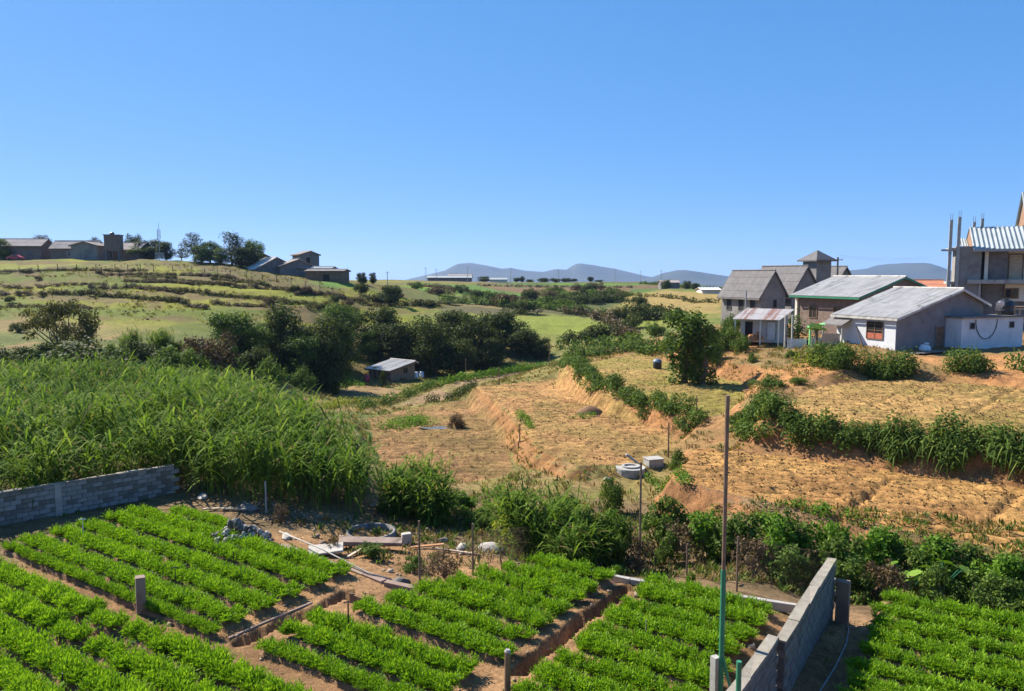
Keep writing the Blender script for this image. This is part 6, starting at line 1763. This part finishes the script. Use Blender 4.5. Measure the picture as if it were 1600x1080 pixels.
mb = MB(); mb.tube([(0, 0, zt - 0.12), (-0.28, -0.05, zt + 0.1)], 0.025, 8); mb.build('arm', 'steel', e)
mb = MB(); mb.box((0, 0, 0), (0.5, 0.2, 0.07), 0, 0.0); o = mb.build('lamp_head', 'steel', e, False, 0.02); o.location = (-0.38, -0.07, zt + 0.16); o.rotation_euler = (0, R(38), 0)
posts = [(656, 926, 814, 'dark fence post at the kerb beam corner'), (739, 900, 818, 'fence post left of the sapling'), (853, 876, 795, 'pale fence post at the left end of the long kerb'), (1151, 925, 838, 'fence post right of the tall pole'), (416, 802, 752, 'pale fence post behind the stone heap'), (1298, 888, 846, 'thin post on the far end of the garden wall'), (1073, 900, 850, 'short stake in the gully between lamp pole and tall pole')]
FP = {}
for px, base, top, lab in posts:
    e, p, zt = px_pole('fence_post', lab, 'post', px, base, top, 0.035 if px != 853 else 0.05, 'concrete' if px in (853, 416) else 'rusty_metal')
    FP[px] = (p, zt)
# wire netting between fence posts, strands too thin to pick apart
def netting(name, label, a, b, za, zb, h, pitch=0.09):
    a, b = np.asarray(a, float)[:2], np.asarray(b, float)[:2]
    mb = MB(); ln = np.linalg.norm((b - a)[:2]); n = int(ln / pitch)
    def pt(s, z): return tuple(np.append(a[:2] + (b - a)[:2] * s / ln, za + (zb - za) * s / ln + z))
    for i in range(-int(h / pitch), n):
        for sg in (0, 1):
            s0, s1 = i * pitch, i * pitch + h
            z0, z1 = (0, h) if sg == 0 else (h, 0)
            if s0 < 0: z0 += (z1 - z0) * (-s0) / h; s0 = 0
            if s1 > ln: z1 -= (z1 - z0) * (s1 - ln) / (s1 - s0 + 1e-6); s1 = ln
            if s1 - s0 < 0.05: continue
            mb.tube([pt(s0, z0), pt(s1, z1)], 0.0011, 3, False)
    for z in (0.02, h): mb.tube([pt(0, z), pt(ln, z)], 0.004, 4, False)
    o = mb.build(name, 'rusty_metal'); props(o, label, 'fence')
netting('wire_netting', 'see through wire netting from the right fence post to the garden wall end', FP[1151][0], ab(-4.3, 24.0), FP[1151][0][2], 0.0, 1.7)
netting('wire_netting', 'see through wire netting between kerb beam corner and the post left of the sapling', FP[656][0], FP[739][0], FP[656][0][2], FP[739][0][2], 1.6)
netting('wire_netting', 'see through wire netting behind the sapling up to the pale fence post', FP[739][0], FP[853][0], FP[739][0][2], FP[853][0][2], 1.5)
# garden stakes and sprinklers
for px, base, top, r, m, lab in ((366, 900, 862, 0.018, 'black_plastic', 'thin black stake among the beds below the stone heap'), (275, 925, 888, 0.018, 'black_plastic', 'thin black sprinkler stake in the left plot beside the concrete pillar'), (545, 1003, 942, 0.022, 'black_plastic', 'black stake with sprinkler on the upper bare path'), (816, 950, 912, 0.015, 'black_plastic', 'thin stake in the middle plot'), (1009, 1005, 968, 0.014, 'wood_pale', 'thin pale stake in the right plot'), (99, 1085, 1052, 0.02, 'black_plastic', 'thin stake in the lower left corner'), (131, 855, 812, 0.015, 'galv', 'sprinkler stand in the shade of the block wall')):
    e, p, zt = px_pole('garden_stake', lab, 'stake', px, base, top, r, m)
    if px in (545, 131, 275):
        mb = MB(); mb.tube([(-0.12, 0, zt), (0, 0, zt + 0.03), (0.12, 0.02, zt)], 0.02, 6); mb.build('sprinkler_head', m, e)
e, p, zt = px_pole('concrete_pillar', 'stubby square concrete pillar standing on the bare path', 'pillar', 221, 958, 901, 0.13, 'concrete_brown', square=True)
e, p, zt = px_pole('wooden_post', 'thick brown wooden post at the bottom of the middle plot', 'post', 793, 1100, 1018, 0.075, 'wood')
mb = MB(); mb.tube([(0, 0, zt - 0.01), (0.01, 0, zt + 0.05)], [0.08, 0.05], 10); mb.build('cap', 'concrete', e)
# hose on the ground by the right wall
pts = [hit(px, py) + (0, 0, 0.03) for px, py in ((1316, 958), (1326, 985), (1322, 1010), (1305, 1045), (1280, 1085))]
mb = MB(); mb.tube(pts, 0.022, 6); props(mb.build('garden_hose', 'steel', None, True), 'grey hose curving along the foot of the garden wall in the shade', 'hose')
pts = [hit(px, py) + (0, 0, 0.05) for px, py in ((870, 1020), (900, 990), (905, 985))]
# broad leaved plants in the gully at right
def broadleaf(label, px, base, s, n, seed):
    rng = np.random.default_rng(seed); p = hit(px, base)
    e = thing('broad_leaved_plant', label, 'plant', tuple(p))
    for k in range(n):
        az = 6.28 * k / n + rng.normal() * 0.3; st = rng.uniform(0.35, 0.8) * s; tip = np.array([math.cos(az) * st * 0.8, math.sin(az) * st * 0.8, st * rng.uniform(0.9, 1.5)])
        mb = MB(); mb.tube([(0, 0, 0), tuple(tip * 0.5 + (0, 0, 0.08)), tuple(tip)], 0.014, 5); mb.build('stalk', 'green_paint', e)
        m_, LL = 7, rng.uniform(0.38, 0.6) * s
        d = np.array([math.cos(az), math.sin(az), -0.35]); d /= np.linalg.norm(d); sd_ = np.array([-math.sin(az), math.cos(az), 0])
        V = []
        for i in range(m_):
            t = i / (m_ - 1); w = LL * 0.42 * math.sin(math.pi * min(1, t * 0.95 + 0.08)) ** 0.7
            c_ = tip + d * LL * (t - 0.25) - np.array([0, 0, 0.12 * LL * t * t * 2])
            V += [c_ - sd_ * w + (0, 0, 0.03), c_, c_ + sd_ * w + (0, 0, 0.03)]
        q = [(i * 3 + j, i * 3 + j + 1, i * 3 + j + 4, i * 3 + j + 3) for i in range(m_ - 1) for j in range(2)]
        o = link('leaf', np_mesh('leaf', np.array(V), None, np.array(q), np.full(len(V), rng.uniform(0.4, 1.0)), None, True), 'bright_leaf', e)
broadleaf('big leaved plant in the thicket behind the far right carrot plot', 1462, 935, 1.3, 9, 1)
broadleaf('smaller big leaved plant left of the larger one in the thicket', 1425, 925, 0.9, 7, 2)
# well head and tank on the ploughed field edge
p = hit(985, 735); e = thing('concrete_well', 'low round concrete well slab at the corner of the bright ploughed field', 'well', tuple(p))
mb = MB(); mb.lathe([(0, 0.18), (0.9, 0.18), (0.92, 0.1), (0.92, -0.3)], 24); mb.build('slab', 'concrete', e)
mb = MB(); mb.lathe([(0.55, 0.18), (0.55, 0.28), (0.4, 0.28), (0.4, 0.18)], 20); mb.build('ring', 'concrete', e)
p = hit(1021, 729); e = thing('concrete_tank', 'square concrete tank box beside the well slab', 'tank', tuple(p), 0.3)
mb = MB(); mb.box((0, 0, 0.12), (1.0, 0.8, 0.6), 0, 0.01); mb.build('body', 'concrete', e, False, 0.02)
mb = MB(); mb.box((0, 0, 0.45), (1.08, 0.88, 0.06)); mb.build('lid', 'concrete', e)
p = hit(1027, 576); e = thing('blue_drum', 'blue topped drum on the upper terrace', 'drum', tuple(p))
mb = MB(); mb.lathe([(0, 0), (0.45, 0), (0.47, 0.5), (0.42, 0.62), (0, 0.62)], 16); mb.build('body', 'black_plastic', e)
mb = MB(); mb.lathe([(0.46, 0.6), (0.5, 0.75), (0.3, 0.95), (0, 0.98)], 16); mb.build('cover', 'blue_plastic', e)
p = hit(1133, 518); mb = MB(); vs_ = []
mb.box((0, 0, 0.5), (2.6, 1.4, 1.0), 0.3, 0.15); o = mb.build('tarpaulin_heap', 'blue_plastic', None, False, 0.15); o.location = spot(1128, 86); props(o, 'blue tarpaulin covered heap left of the tin shed', 'tarpaulin')
# pool on the valley field
p = hit(690, 670); mb = MB(); n = 22
mb.add([(1.9 * math.cos(a) * (1 + 0.15 * math.sin(3 * a)), 0.7 * math.sin(a), 0) for a in np.linspace(0, 6.28, n, endpoint=False)] , [tuple(range(n))])
o = mb.build('pool', 'pool_water'); o.location = p + (0, 0, 0.06); props(o, 'small dark irrigation pool on the valley field', None, None, 'structure')
# soil heap on middle terrace
p = hit(922, 645); mb = MB()
V = []; n = 14
mb.lathe([(1.1, -0.2), (0.8, 0.18), (0.45, 0.42), (0.1, 0.55), (0, 0.56)], n); o = mb.build('soil_heap', 'bed_soil', None, True); o.location = p; o.scale = (1.2, 0.8, 1); props(o, 'small red soil heap on the middle terrace field', 'soil heap')
# wooden poles in the valley
for px, base, top, lab in ((1044, 716, 660, 'thin bare pole by the concrete tank'), (1088, 648, 618, 'short bent stake in front of the upper terrace hedge'), (812, 692, 662, 'thin stake on the left bank of the middle terrace'), (728, 590, 560, 'dark post before the ravine wood'), (858, 572, 552, 'thin post at the right end of the ravine wood'), (810, 705, 690, 'short dark stake at the foot of the earth bank'), (780, 602, 575, 'dead stump pole on the green valley bank')):
    px_pole('stake', lab, 'stake', px, base, top, 0.05, 'wood')
# hilltop wire fence: each post its own part
L_ = [(0, 427), (60, 425), (120, 424), (180, 424), (240, 425), (300, 428), (360, 434), (410, 440), (455, 447), (500, 455), (540, 462)]
pw = [hit(px, py) for px, py in L_]
fe = thing('wire_fence', 'long post and wire fence across the top of the left pasture', 'fence', tuple(pw[0]))
seq = []
for a, b in zip(pw[:-1], pw[1:]):
    n = max(2, int(np.linalg.norm((b - a)[:2]) / 3.2))
    for i in range(n): 
        q_ = a + (b - a) * i / n; q_[2] = gz(q_[0], q_[1]); seq.append(q_)
mb = MB(); mb.box((0, 0, 0.7), (0.12, 0.12, 1.8)); pm = mb.mesh('post'); pm.materials.append(MATS['wood'])
for q_ in seq:
    o = link('post', pm, None, fe); o.location = q_ - pw[0]
mb = MB()
for z in (0.6, 1.1, 1.5): mb.tube([tuple(q_ - pw[0] + (0, 0, z)) for q_ in seq], 0.012, 3, False)
mb.build('wire', 'steel', fe)

# ---------------------------------------------------------------- air
hz, t_, out_ = nodes('haze_air')
pv = N(t_, 'ShaderNodeVolumePrincipled')
pv.inputs['Color'].default_value = (0.40, 0.58, 1.0, 1)
pv.inputs['Density'].default_value = 0.00007
pv.inputs['Anisotropy'].default_value = 0.2
t_.links.new(pv.outputs[0], out_.inputs['Volume'])
MATS['haze_air'] = hz
mb = MB(); mb.box((0, 0, 60), (22000, 22000, 280)); o = mb.build('haze', 'haze_air'); props(o, 'thin blue haze over the whole valley', None, None, 'stuff')
